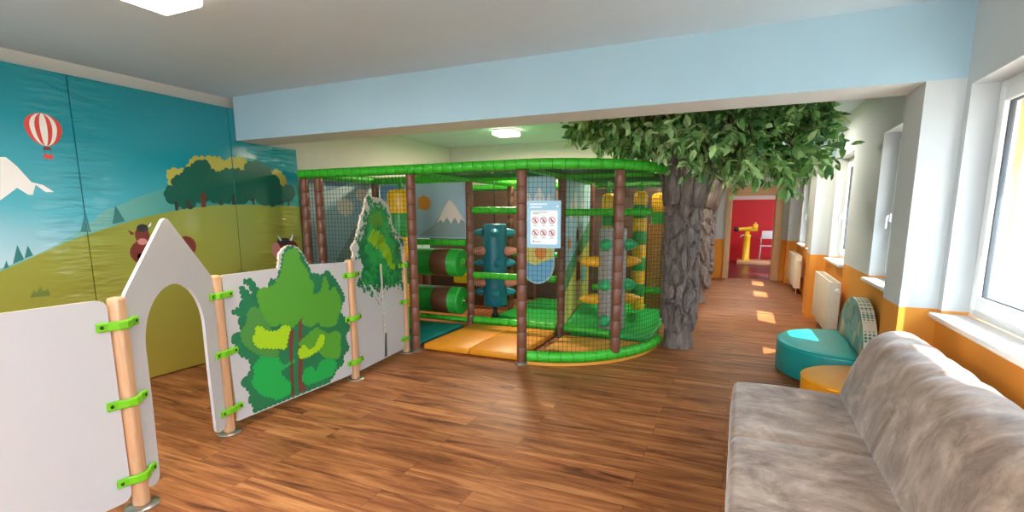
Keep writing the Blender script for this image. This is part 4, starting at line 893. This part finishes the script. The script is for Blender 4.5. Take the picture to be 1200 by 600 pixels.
MB().tube([(x, y, 1.36), (x, y, 1.93)], .009, 8).build('hanger', M['net'], bl)
x, y = -1.385, 6.12; a0 = cam_ang(x, y)
gl = log('climbing_log', 'grey climbing log with yellow and green cones in the curved bay', x, y, .10, 1.34, .165, M['log_grey'],
    [(1.14, (a0-.45, a0+1.35, a0+R_*2), M['cone_green'], .15, .075, 'green_climbing_cone'), (.93, (a0-1.45, a0+2.0), M['cone_yellow'], .24, .07, 'yellow_climbing_cone'), (.66, (a0-.45, a0+1.45), M['cone_green'], .15, .075, 'green_climbing_cone'), (.47, (a0-1.45, a0+2.0), M['cone_yellow'], .24, .07, 'yellow_climbing_cone'), (.23, (a0-.45,), M['cone_green'], .13, .075, 'green_climbing_cone')])
MB().lathe([(.06, .085), (.06, .11), (.05, .12)], (x, y, 0), n=16).build('foot_post', M['net'], gl)
MB().tube([(x, y, 1.33), (x, y, 1.93)], .009, 8).build('hanger', M['net'], gl)

# striped hanging bags
def bag(label, x, y, z0, z1, r, bands, dome=True, mats=None):
    t = thing('hanging_bag', label, 'punching bag', (x, y, z0), 'striped hanging bags')
    h = (z1-z0)/bands
    for i in range(bands):
        m = (mats or [M['bag_yellow'], M['bag_green']])[i % 2]; a, b = z1-(i+1)*h, z1-i*h
        top = [(r, b-.008), (r*.985, b)] if i else ([(r, b-.06), (r*.93, b-.03), (r*.75, b-.01), (r*.4, b)] if dome else [(r, b-.01), (r*.96, b)])
        MB().lathe([(r*.985, a), (r, a+.008)]+top, (x, y, 0), n=26).build('yellow_band' if m is M['bag_yellow'] else ('green_band' if m is M['bag_green'] else 'tan_band'), m, t)
    MB().tube([(x, y, z1-.01), (x, y, RZ-.04)], .012, 8).build('strap', M['strap'], t)
    MB().box((x-.028, y-.02, z1+.005), (x+.028, y+.02, z1+.07), 0, .008).build('buckle', M['bag_green'], t)
bag('striped yellow and green hanging bag nearest the trunk in the curved bay', -1.2, 6.85, .24, 1.79, .088, 9)
bag('striped yellow and green hanging bag half hidden behind the grey climbing log', -1.62, 6.85, .5, 1.77, .088, 6)
bag('thick yellow and green hanging bag behind the birch panel', -3.78, 5.2, .10, 1.80, .165, 6)
bag('wide tan hanging bag with yellow dome beside the big trunk', -1.02, 7.62, .12, 1.8, .16, 6, True, [M['bag_yellow'], M['bag_green']])
MB().box((-1.16, 7.3, .1), (-.9, 7.34, 1.36), 0, .01).build('tan_board', M['tan'], pf)

# rules sign tied to the net
sg = thing('rules_sign', 'pale blue notice with six red prohibition circles hung on the curved net', 'sign', (-1.70, 4.60, 1.4))
sn = Vector((.05, -1, 0)).normalized(); sd = Vector((1, .05, 0)).normalized(); so = Vector((-1.87, 4.575, 1.18))
s3 = lambda u_, v_, t: tuple(so+sd*u_+sn*t+Vector((0, 0, v_)))
SW, SH = .335, .445
MB().prism(outline([(0, 0, .008), (SW, 0, .008), (SW, SH, .008), (0, SH, .008)]), s3, -.003, .003).build('backing', M['sign_blue'], sg)
m = MB(); m.prism(outline([(.035, .035, .02), (SW-.03, .035, .02), (SW-.03, .355, .02), (.035, .355, .02)]), s3, 0, .0036, 0, front_only=True); m.build('notice_sheet', M['sign_white'], sg)
m = MB()
for x0, x1, z in ((.03, .2, .405), (.03, .15, .378)): m.prism([(x0, z), (x1, z), (x1, z+.016), (x0, z+.016)], s3, 0, .0038, 0, front_only=True)
m.build('heading', M['sign_line'], sg)
m = MB()
for i in range(2):
    for j in range(3):
        cx, cz = .083+j*.083, .262-i*.118; R0 = .032
        for k in range(24):
            a, b = 2*math.pi*k/24, 2*math.pi*(k+1)/24
            m.prism([(cx+R0*math.cos(a), cz+R0*math.sin(a)), (cx+R0*math.cos(b), cz+R0*math.sin(b)), (cx+R0*.82*math.cos(b), cz+R0*.82*math.sin(b)), (cx+R0*.82*math.cos(a), cz+R0*.82*math.sin(a))], s3, 0, .0042, 0, front_only=True)
        d = .0185; w = .0035
        m.prism([(cx-d-w, cz+d-w), (cx-d+w, cz+d+w), (cx+d+w, cz-d+w), (cx+d-w, cz-d-w)], s3, 0, .0050, 0, front_only=True)
m.build('prohibition_rings', M['sign_red'], sg)
m = MB(); rn = random.Random(2)
for i in range(2):
    for j in range(3):
        cx, cz = .083+j*.083, .262-i*.118; t_ = rn.uniform(-.5, .5)
        m.prism(circle(cx+.008*t_, cz+.013, .0055, 10), s3, 0, .0046, 0, front_only=True)
        m.prism([(cx-.006, cz+.006), (cx+.006, cz+.006), (cx+.007+.008*t_, cz-.019), (cx+.002, cz-.019), (cx, cz-.006), (cx-.004, cz-.019), (cx-.009, cz-.019)], s3, 0, .0046, 0, front_only=True)
        if j: m.prism([(cx+.01, cz+.002), (cx+.02, cz+.008), (cx+.02, cz+.003), (cx+.01, cz-.003)], s3, 0, .0046, 0, front_only=True)
        m.prism([(cx-.018, cz-.05), (cx+.018, cz-.05), (cx+.018, cz-.046), (cx-.018, cz-.046)], s3, 0, .0040, 0, front_only=True)
m.prism([(.06, .335), (.2, .335), (.2, .339), (.06, .339)], s3, 0, .004, 0, front_only=True); m.prism([(.06, .322), (.12, .322), (.12, .326), (.06, .326)], s3, 0, .004, 0, front_only=True)
m.prism(circle(.068, .062, .008, 10), s3, 0, .004, 0, front_only=True); m.prism([(.085, .056), (.14, .056), (.14, .06), (.085, .06)], s3, 0, .004, 0, front_only=True)
m.build('pictograms', M['sign_dark'], sg)
MB().prism(circle(.3, .39, .012, 14), s3, 0, .0042, 0, front_only=True).build('emblem', M['sign_white'], sg)

# ------------------------------------------------------------------ artificial trees
def cells(U, V, nu, nv, seed):
    """distance to the edges of jittered cells on a cylinder (U wraps)"""
    g = np.random.default_rng(seed); J = g.random((nu, nv+2, 2)); bi = np.floor(U).astype(int); bj = np.floor(V).astype(int)
    d1 = np.full(U.shape, 9.); d2 = np.full(U.shape, 9.); idv = np.zeros(U.shape); Rn = g.random((nu, nv+2))
    for di in (-1, 0, 1):
        for dj in (-1, 0, 1):
            ii, jj = bi+di, np.clip(bj+dj, 0, nv+1); cx = ii+J[ii % nu, jj, 0]; cy = jj+J[ii % nu, jj, 1]
            d = np.hypot(U-cx, V-cy); s = d < d1
            d2 = np.where(s, d1, np.minimum(d2, d)); idv = np.where(s, Rn[ii % nu, jj], idv); d1 = np.minimum(d1, d)
    return d2-d1, idv
def trunk(x, y, h, r0, seed, t, na=150, nz=330):
    A, Z = np.meshgrid(np.linspace(0, 2*math.pi, na, endpoint=False), np.linspace(0, h, nz))
    NU, CH = 11, .27; NV = int(h/CH)
    tw = .16*np.sin(Z*2.3+seed)+.10*np.sin(Z*9+A*2)+.06*np.sin(Z*23+A*5)
    e, idv = cells(A/(2*math.pi)*NU+tw, Z/CH+.12*np.sin(A*4+seed)+.05*np.sin(A*17), NU, NV, seed)
    q_ = np.clip((e-.09)/.15, 0, 1); plate = q_*q_*(3-2*q_)
    fine = .004*np.sin(A*NU*4+9*np.sin(Z*11+idv*6))+.003*np.sin(Z*70+A*9+idv*20)
    k = Z/h
    base = r0*(1+.10*np.exp(-Z/.18)-.05*np.sin(k*math.pi)+.30*np.clip((k-.78)/.22, 0, 1)**1.6)
    base = base*(1+.045*np.sin(A*3+seed+Z)+.03*np.sin(A*5-1.7*Z))
    Rr = base-.046+.050*plate+.010*idv*plate+fine*plate
    rows = [[(x+Rr[j, i]*math.cos(A[j, i]), y+Rr[j, i]*math.sin(A[j, i]), Z[j, i]) for i in range(na)] for j in range(nz)]
    mb = MB(); mb.sheet(rows, 0, True, True); mb.f.append(list(range(na))[::-1]); mb.m.append(0); mb.s.append(False)
    l = (nz-1)*na; mb.f.append([l+i for i in range(na)]); mb.m.append(0); mb.s.append(False)
    return mb.build('trunk', M['bark'], t, fix=False)
def leaf_cloud(sprays, rng, size=.075):
    """sprays: (origin, direction, length, leaves, light) -> one foliage mesh of folded leaves"""
    V, F, MI = [], [], []
    for o, d, L, n, light in sprays:
        o = np.array(o); d = np.array(d); d = d/np.linalg.norm(d)
        for i in range(n):
            s = (i+.5)/n*L
            side = rng.normal(size=3); side -= d*side.dot(d); side /= np.linalg.norm(side)
            ld = d*rng.uniform(.2, .8)+side*rng.uniform(.5, 1)+np.array((0, 0, -.35)); ld /= np.linalg.norm(ld)
            p = o+d*s+rng.normal(size=3)*.02+np.array((0, 0, -.12*(s/L)**2*L))
            nrm = np.array((0, 0, 1.))+rng.normal(size=3)*.55; nrm -= ld*nrm.dot(ld); nrm /= np.linalg.norm(nrm)
            w = np.cross(ld, nrm); l = size*rng.uniform(.7, 1.25); hw = l*.25
            k = len(V); dr = nrm*(-.012)
            V += [p, p+ld*l*.35+w*hw+nrm*.006, p+ld*l*.7+w*hw*.75+dr*.2+nrm*.004, p+ld*l+dr, p+ld*l*.7-w*hw*.75+dr*.2+nrm*.004, p+ld*l*.35-w*hw+nrm*.006, p+ld*l*.38-nrm*.004, p+ld*l*.7+dr*.6-nrm*.003]
            F += [(k, k+6, k+1), (k+1, k+6, k+7, k+2), (k+2, k+7, k+3), (k, k+5, k+6), (k+5, k+4, k+7, k+6), (k+4, k+3, k+7)]
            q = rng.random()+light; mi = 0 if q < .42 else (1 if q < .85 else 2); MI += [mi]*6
    return V, F, MI
def tree(x, y, r0, seed, label, crown, nspray, na, nz, size, dens=15):
    t = thing('artificial_tree', label, 'tree', (x, y, 0), 'artificial trees along the hallway')
    rng = np.random.default_rng(seed); rn = random.Random(seed)
    h = 2.0
    trunk(x, y, h, r0, seed, t, na, nz)
    cx, cy, rx, ry, zlow = crown
    nb = 8
    for i in range(nb):   # limbs fan out of the top of the trunk
        a = 2*math.pi*(i+.3*rn.random())/nb; L = rn.uniform(.7, 1.0); d = Vector((math.cos(a), math.sin(a), 0))
        tipx, tipy = cx+rx*.62*math.cos(a), cy+ry*.62*math.sin(a); s = Vector((x, y, 1.60))+d*r0*.72; e = Vector((tipx, tipy, 2.46+.08*rn.random()))
        pts = []; rad = []
        for k in range(9):
            q = k/8; p = s.lerp(e, q**1.35); p.z = s.z+(e.z-s.z)*(1-(1-q)**1.9); p += Vector((.015*math.sin(q*9+i), .015*math.cos(q*8+i), 0)); pts.append(p); rad.append((.085 if i % 2 else .07)*(1-.8*q)*(r0/.19)+.008)
        b = MB(); b.tube(pts, rad, 12); b.build('limb', M['bark'], t)
    sp = []; tw = MB()
    for i in range(nspray):
        a = rng.uniform(0, 2*math.pi); q = math.sqrt(rng.uniform(.02, 1)); lx, ly = cx+rx*q*math.cos(a), cy+ry*q*math.sin(a)
        zb = zlow(lx, ly); zz = zb+(2.62-zb)*rng.uniform(0, 1)**(1.5 if rng.random() < .6 else .8)
        out = np.array((math.cos(a)*q*1.0+rng.normal()*.35, math.sin(a)*q+rng.normal()*.35, -.35+rng.normal()*.25))
        L = rng.uniform(.18, .3); o = np.array((lx, ly, zz+.08))
        if o[2] > 2.54: o[2] = 2.54
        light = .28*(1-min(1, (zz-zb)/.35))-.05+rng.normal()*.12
        sp.append((o, out, L, dens, light))
        if i % 2 == 0:
            dn = out/np.linalg.norm(out); tw.tube([tuple(o-dn*.12+np.array((0, 0, .05))), tuple(o), tuple(o+dn*L*.8+np.array((0, 0, -.05)))], [.006, .005, .002], 5)
    tw.build('twigs', M['twig'], t)
    V, F, MI = leaf_cloud(sp, rng, size)
    V = [p for p in V]
    for p in V:
        if p[2] > H-.04: p[2] = H-.04
    for p in V:
        if p[0] > XR-.03: p[0] = XR-.03
        for b0, b1 in ((3.9, 4.3), (8.45, 8.85)):
            if b0-.02 < p[1] < b1+.02 and p[2] > BEAM_Z-.02: p[1] = b1+.02 if p[1] > (b0+b1)/2 else b0-.02
    me = bpy.data.meshes.new('foliage'); me.from_pydata([(p[0]-x, p[1]-y, p[2]) for p in V], [], F)
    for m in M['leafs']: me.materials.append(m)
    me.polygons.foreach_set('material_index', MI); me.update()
    o = bpy.data.objects.new('foliage', me); COL.objects.link(o); o.parent = t
    return t
def zl1(X, Y):
    pts = [(-1.9, 2.5), (-1.4, 2.3), (-.8, 2.08), (-.17, 1.88), (.25, 1.78), (.6, 2.0), (.85, 2.35), (1.1, 2.5)]
    return float(np.interp(X*6/Y if Y > 1 else X, [p[0] for p in pts], [p[1] for p in pts]))+.12*abs(Y-5.8)
tree(-.57, 5.97, .195, 3, 'big artificial tree with furrowed brown trunk beside the curved net', (-.5, 6.12, 1.2, 1.2, zl1), 560, 220, 440, .115, 13)
zl2 = lambda X, Y: 2.12+.25*abs(X+.4)**1.5
tree(-.64, 9.2, .20, 8, 'second artificial tree, trunk half hidden behind the big one', (-.25, 9.75, .85, .65, zl2), 130, 120, 240, .11, 12)
tree(-.66, 11.45, .20, 14, 'farthest artificial tree, only an edge of its trunk showing', (-.2, 11.4, .8, .8, zl2), 100, 100, 200, .11, 12)

# ------------------------------------------------------------------ sofa
def extrude_y(prof, y0, y1, bev, ny=14, wob=None):
    """closed (x, z) outline swept along y with softened ends"""
    cx = sum(p[0] for p in prof)/len(prof); cz = sum(p[1] for p in prof)/len(prof); rows = []
    ends = [(0, 1.6), (.25, .75), (.55, .28), (1, 0)]
    ys = [(y0+bev*a, bev*b) for a, b in ends]+[(y0+bev+(y1-y0-2*bev)*k/ny, 0) for k in range(1, ny)]+[(y1-bev*a, bev*b) for a, b in reversed(ends)]
    for y, ins in ys:
        row = []
        for i, (px, pz) in enumerate(prof):
            dx, dz = px-cx, pz-cz; L = math.hypot(dx, dz)
            f = 1-ins/L*.9; q = wob(px, y, pz) if wob else 0
            row.append((cx+dx*f+q*dx/L, y, cz+dz*f+q*dz/L))
        rows.append(row)
    mb = MB(); mb.sheet(rows, 0, True, True); n = len(prof)
    mb.f.append(list(range(n))[::-1]); mb.m.append(0); mb.s.append(True); l = (len(rows)-1)*n; mb.f.append([l+i for i in range(n)]); mb.m.append(0); mb.s.append(True)
    return mb
def smooth_outline(pts, k=3):
    for _ in range(k):
        pts = [q for i in range(len(pts)) for q in ((pts[i][0]*.75+pts[(i+1) % len(pts)][0]*.25, pts[i][1]*.75+pts[(i+1) % len(pts)][1]*.25), (pts[i][0]*.25+pts[(i+1) % len(pts)][0]*.75, pts[i][1]*.25+pts[(i+1) % len(pts)][1]*.75))]
    return pts
sofa = thing('sofa', 'grey-beige suede sofa without armrests under the window', 'sofa', (.5, 2.2, 0))
SY0, SYM, SY1 = .75, 2.62, 3.52
seat_p = smooth_outline([(.025, .10), (.02, .20), (.02, .36), (.03, .415), (.08, .425), (.3, .425), (.55, .42), (.70, .41), (.72, .30), (.72, .10), (.4, .09), (.1, .09)], 2)
wob = lambda px, y, pz: .003*math.sin(y*23+px*9)+.002*math.sin(y*41+pz*13)
extrude_y(seat_p, SY0, SYM, .014, 24, wob).build('seat_cushion', M['suede'], sofa); extrude_y(seat_p, SYM, SY1, .014, 16, wob).build('seat_cushion', M['suede'], sofa)
back_p = smooth_outline([(.60, .40), (.64, .55), (.70, .72), (.755, .805), (.83, .84), (.93, .835), (1.0, .78), (1.03, .64), (1.05, .40), (1.05, .12), (.9, .10), (.74, .12), (.74, .36), (.66, .37)], 2)
def wob2(px, y, pz):
    g = 0
    for s in (SYM, 1.7): g -= .006*math.exp(-((y-s)/.02)**2)*(1 if pz > .42 else 0)
    return g+.0022*math.sin(y*31+6*math.sin(px*9))*math.exp(-((pz-.80)/.08)**2)+.002*math.sin(y*17+pz*20)
extrude_y(back_p, SY0, SY1, .05, 150, wob2).build('backrest', M['suede'], sofa)
for fx in (.1, .95):
    for fy in (SY0+.12, SY1-.15): MB().lathe([(.022, .001), (.028, .10)], (fx, fy, 0), n=14).build('foot', M['foot'], sofa)

# ------------------------------------------------------------------ children's seats
def dshape(cx, cy, rx, ry, n=26): return [(cx-rx*math.sin(a), cy+ry*math.cos(a)) for a in np.linspace(0, math.pi, n)]
def kid_seat(label, cx, cy, rx, ry, h, top, side, front, edge, ah, aw):
    t = thing('kids_seat', label, 'seat', (cx, cy, 0), 'rounded seats by the radiator')
    D = dshape(cx, cy, rx, ry); b = .03
    def loop(k, z): return [(cx+(x-cx)*k, cy+(y-cy)*k, z) for x, y in D]
    mb = MB(); rows = [loop(.985, .02), loop(1, .035), loop(1, h-b), loop(.992, h-b*.45), loop(.97, h-b*.12), loop(.93, h), loop(.5, h+.012), loop(.02, h+.014)]
    o = len(mb.v); mb.sheet(rows, 0, True, True)
    n = len(D)
    mb.f.append(list(range(n))[::-1]); mb.m.append(0); mb.s.append(False)
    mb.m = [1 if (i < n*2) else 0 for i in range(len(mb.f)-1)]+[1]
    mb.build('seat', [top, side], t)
    pz = MB(); pz.tube([(cx+(x-cx)*.995, cy+(y-cy)*.995, h-.012) for x, y in D], .006, 8); pz.build('piping', side, t)
    for fx, fy in ((cx-rx*.3, cy+ry*.5), (cx-rx*.3, cy-ry*.5), (cx-rx*.75, cy)): MB().lathe([(.02, .001), (.024, .022)], (fx, fy, 0), n=12).build('foot', M['foot'], t)
    A = [(cy-aw*math.cos(a), .04+(ah-.04)*math.sin(a)**.75 if math.sin(a) > 0 else .04) for a in np.linspace(0, math.pi, 31)]
    bk = MB(); bk.prism(A, lambda u_, v_, q: (cx+.012+q, u_, v_), 0, .10, 0, 1); 
    bk.build('backrest', [front, edge], t)
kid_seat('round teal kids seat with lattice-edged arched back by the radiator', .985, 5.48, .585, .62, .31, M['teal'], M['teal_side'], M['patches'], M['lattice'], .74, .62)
kid_seat('round amber kids seat squeezed between sofa and teal seat', .97, 4.42, .46, .42, .265, M['yellow'], M['yellow'], M['patches_pink'], M['patches_pink'], .60, .38)

# ------------------------------------------------------------------ radiators
def radiator(label, y0, y1):
    t = thing('radiator', label, 'radiator', (1.05, y0, .12), 'radiators under the windows')
    MB().box((.985, y0, .13), (1.0, y1, .715), 0, .006).build('front_plate', M['rad'], t)
    MB().box((1.075, y0, .13), (1.09, y1, .715), 0, .006).build('back_plate', M['rad'], t)
    fi = MB()
    n = int((y1-y0)/.05)
    for k in range(n): fi.box((1.0, y0+.02+k*(y1-y0-.04)/n, .15), (1.075, y0+.024+k*(y1-y0-.04)/n, .70))
    fi.build('fins', M['rad_gap'], t)
    for ye in (y0, y1): MB().box((.983, ye-.005, .12), (1.092, ye+.005, .722), 0, .003).build('side_cover', M['rad'], t)
    g = MB()
    for k in range(int((y1-y0)/.03)): g.box((1.0, y0+.01+k*.03, .712), (1.075, y0+.022+k*.03, .72))
    g.box((.985, y0, .708), (1.003, y1, .724), 0, .004).box((1.072, y0, .708), (1.09, y1, .724), 0, .004); g.build('top_grille', M['rad'], t)
    v = MB(); v.lathe([(.012, 0), (.012, .05), (.024, .055), (.026, .10), (.02, .115)], (1.05, y0-.008, .64), (0, -1, 0), 16); v.build('valve', M['pvc'], t)
    for yy_ in (y0+.1, y1-.1): MB().tube([(1.04, yy_, .13), (1.04, yy_, 0.002)], .009, 8).build('pipe', M['rad'], t)
    for yy_ in (y0+.25, y1-.25): MB().box((1.088, yy_-.02, .3), (1.148, yy_+.02, .6), 0, .003).build('bracket', M['rad'], t)
radiator('cream radiator on the orange wall behind the teal seat', 6.72, 8.0)
radiator('cream radiator farther along the hallway near the doorway', 10.75, 12.3)

# ------------------------------------------------------------------ telescope, chair and platform in the red room
PY = 17.1
tag(MB().box((-.02, PY-.42, .002), (1.15, PY+.5, .10), 0, .008).build('platform', M['platform']), 'low pale wood platform against the red wall', 'platform')
tl = thing('telescope', 'yellow pillar telescope on the wooden platform in the red room', 'telescope', (.22, PY, .1))
MB().lathe([(.13, .101), (.13, .115), (.10, .125), (.10, .80), (.11, .82), (.11, .86), (.07, .88), (.06, .97)], (.22, PY, 0), n=28).build('column', M['scope'], tl)
ax = Vector((-1, -.1, -.045)).normalized(); hx = Vector((.22, PY, 1.04))
MB().lathe([(.072, -.27), (.072, -.05), (.064, -.03), (.055, .22), (.05, .26)], hx, ax, 22).build('tube', M['scope'], tl)
MB().lathe([(.058, .25), (.07, .27), (.07, .36), (.05, .38)], hx, ax, 20).build('eyepiece', M['scope_dark'], tl)
m = MB(); m.box((.36, PY-.09, 1.05), (.5, PY+.09, 1.19), 0, .02).box((.4, PY-.05, 1.17), (.45, PY+.05, 1.24), 0, .012); m.build('lens_housing', M['scope'], tl)
m = MB(); m.tube([(.12, PY-.1, .86), (.05, PY-.14, .84), (.03, PY-.14, .78)], .02, 8); m.build('handle', M['chair_metal'], tl)
ch = thing('chair', 'light grey metal chair standing on the platform beside the yellow telescope', 'chair', (.80, PY, .1))
cx, cy = .80, PY+.05
MB().box((cx-.21, cy-.22, .53), (cx+.2, cy+.2, .55), 0, .009).build('seat', M['chair_shell'], ch)
rows = [[(cx+.2+.02*math.cos(2*math.pi*0)+dx+.05*k, cy-.2+.4*j/8, .72+.06*k*2-0*dx) for j in range(9)] for dx in (0,) for k in (0, .5, 1)]
bk = MB(); bk.box((cx-.17, cy+.2, .74), (cx+.2, cy+.22, .98), 0, .009); bk.build('backrest', M['chair_shell'], ch)
for sx in (-1, 1):
    for sy in (-1, 1):
        m = MB(); top = (cx+sx*.18, cy+sy*.19, .54); m.tube([top, (cx+sx*.21, cy+sy*.24, .102)], .012, 8)
        if sy > 0: m.tube([top, (cx+sx*.16, cy+.215, .96)], .012, 8)
        m.build('leg', M['chair_metal'], ch)
for sx in (-1, 1):
    m = MB(); m.tube([(cx+sx*.2, cy+.21, .78), (cx+sx*.22, cy, .77), (cx+sx*.2, cy-.19, .75), (cx+sx*.19, cy-.2, .54)], .011, 8); m.build('armrest', M['chair_metal'], ch)
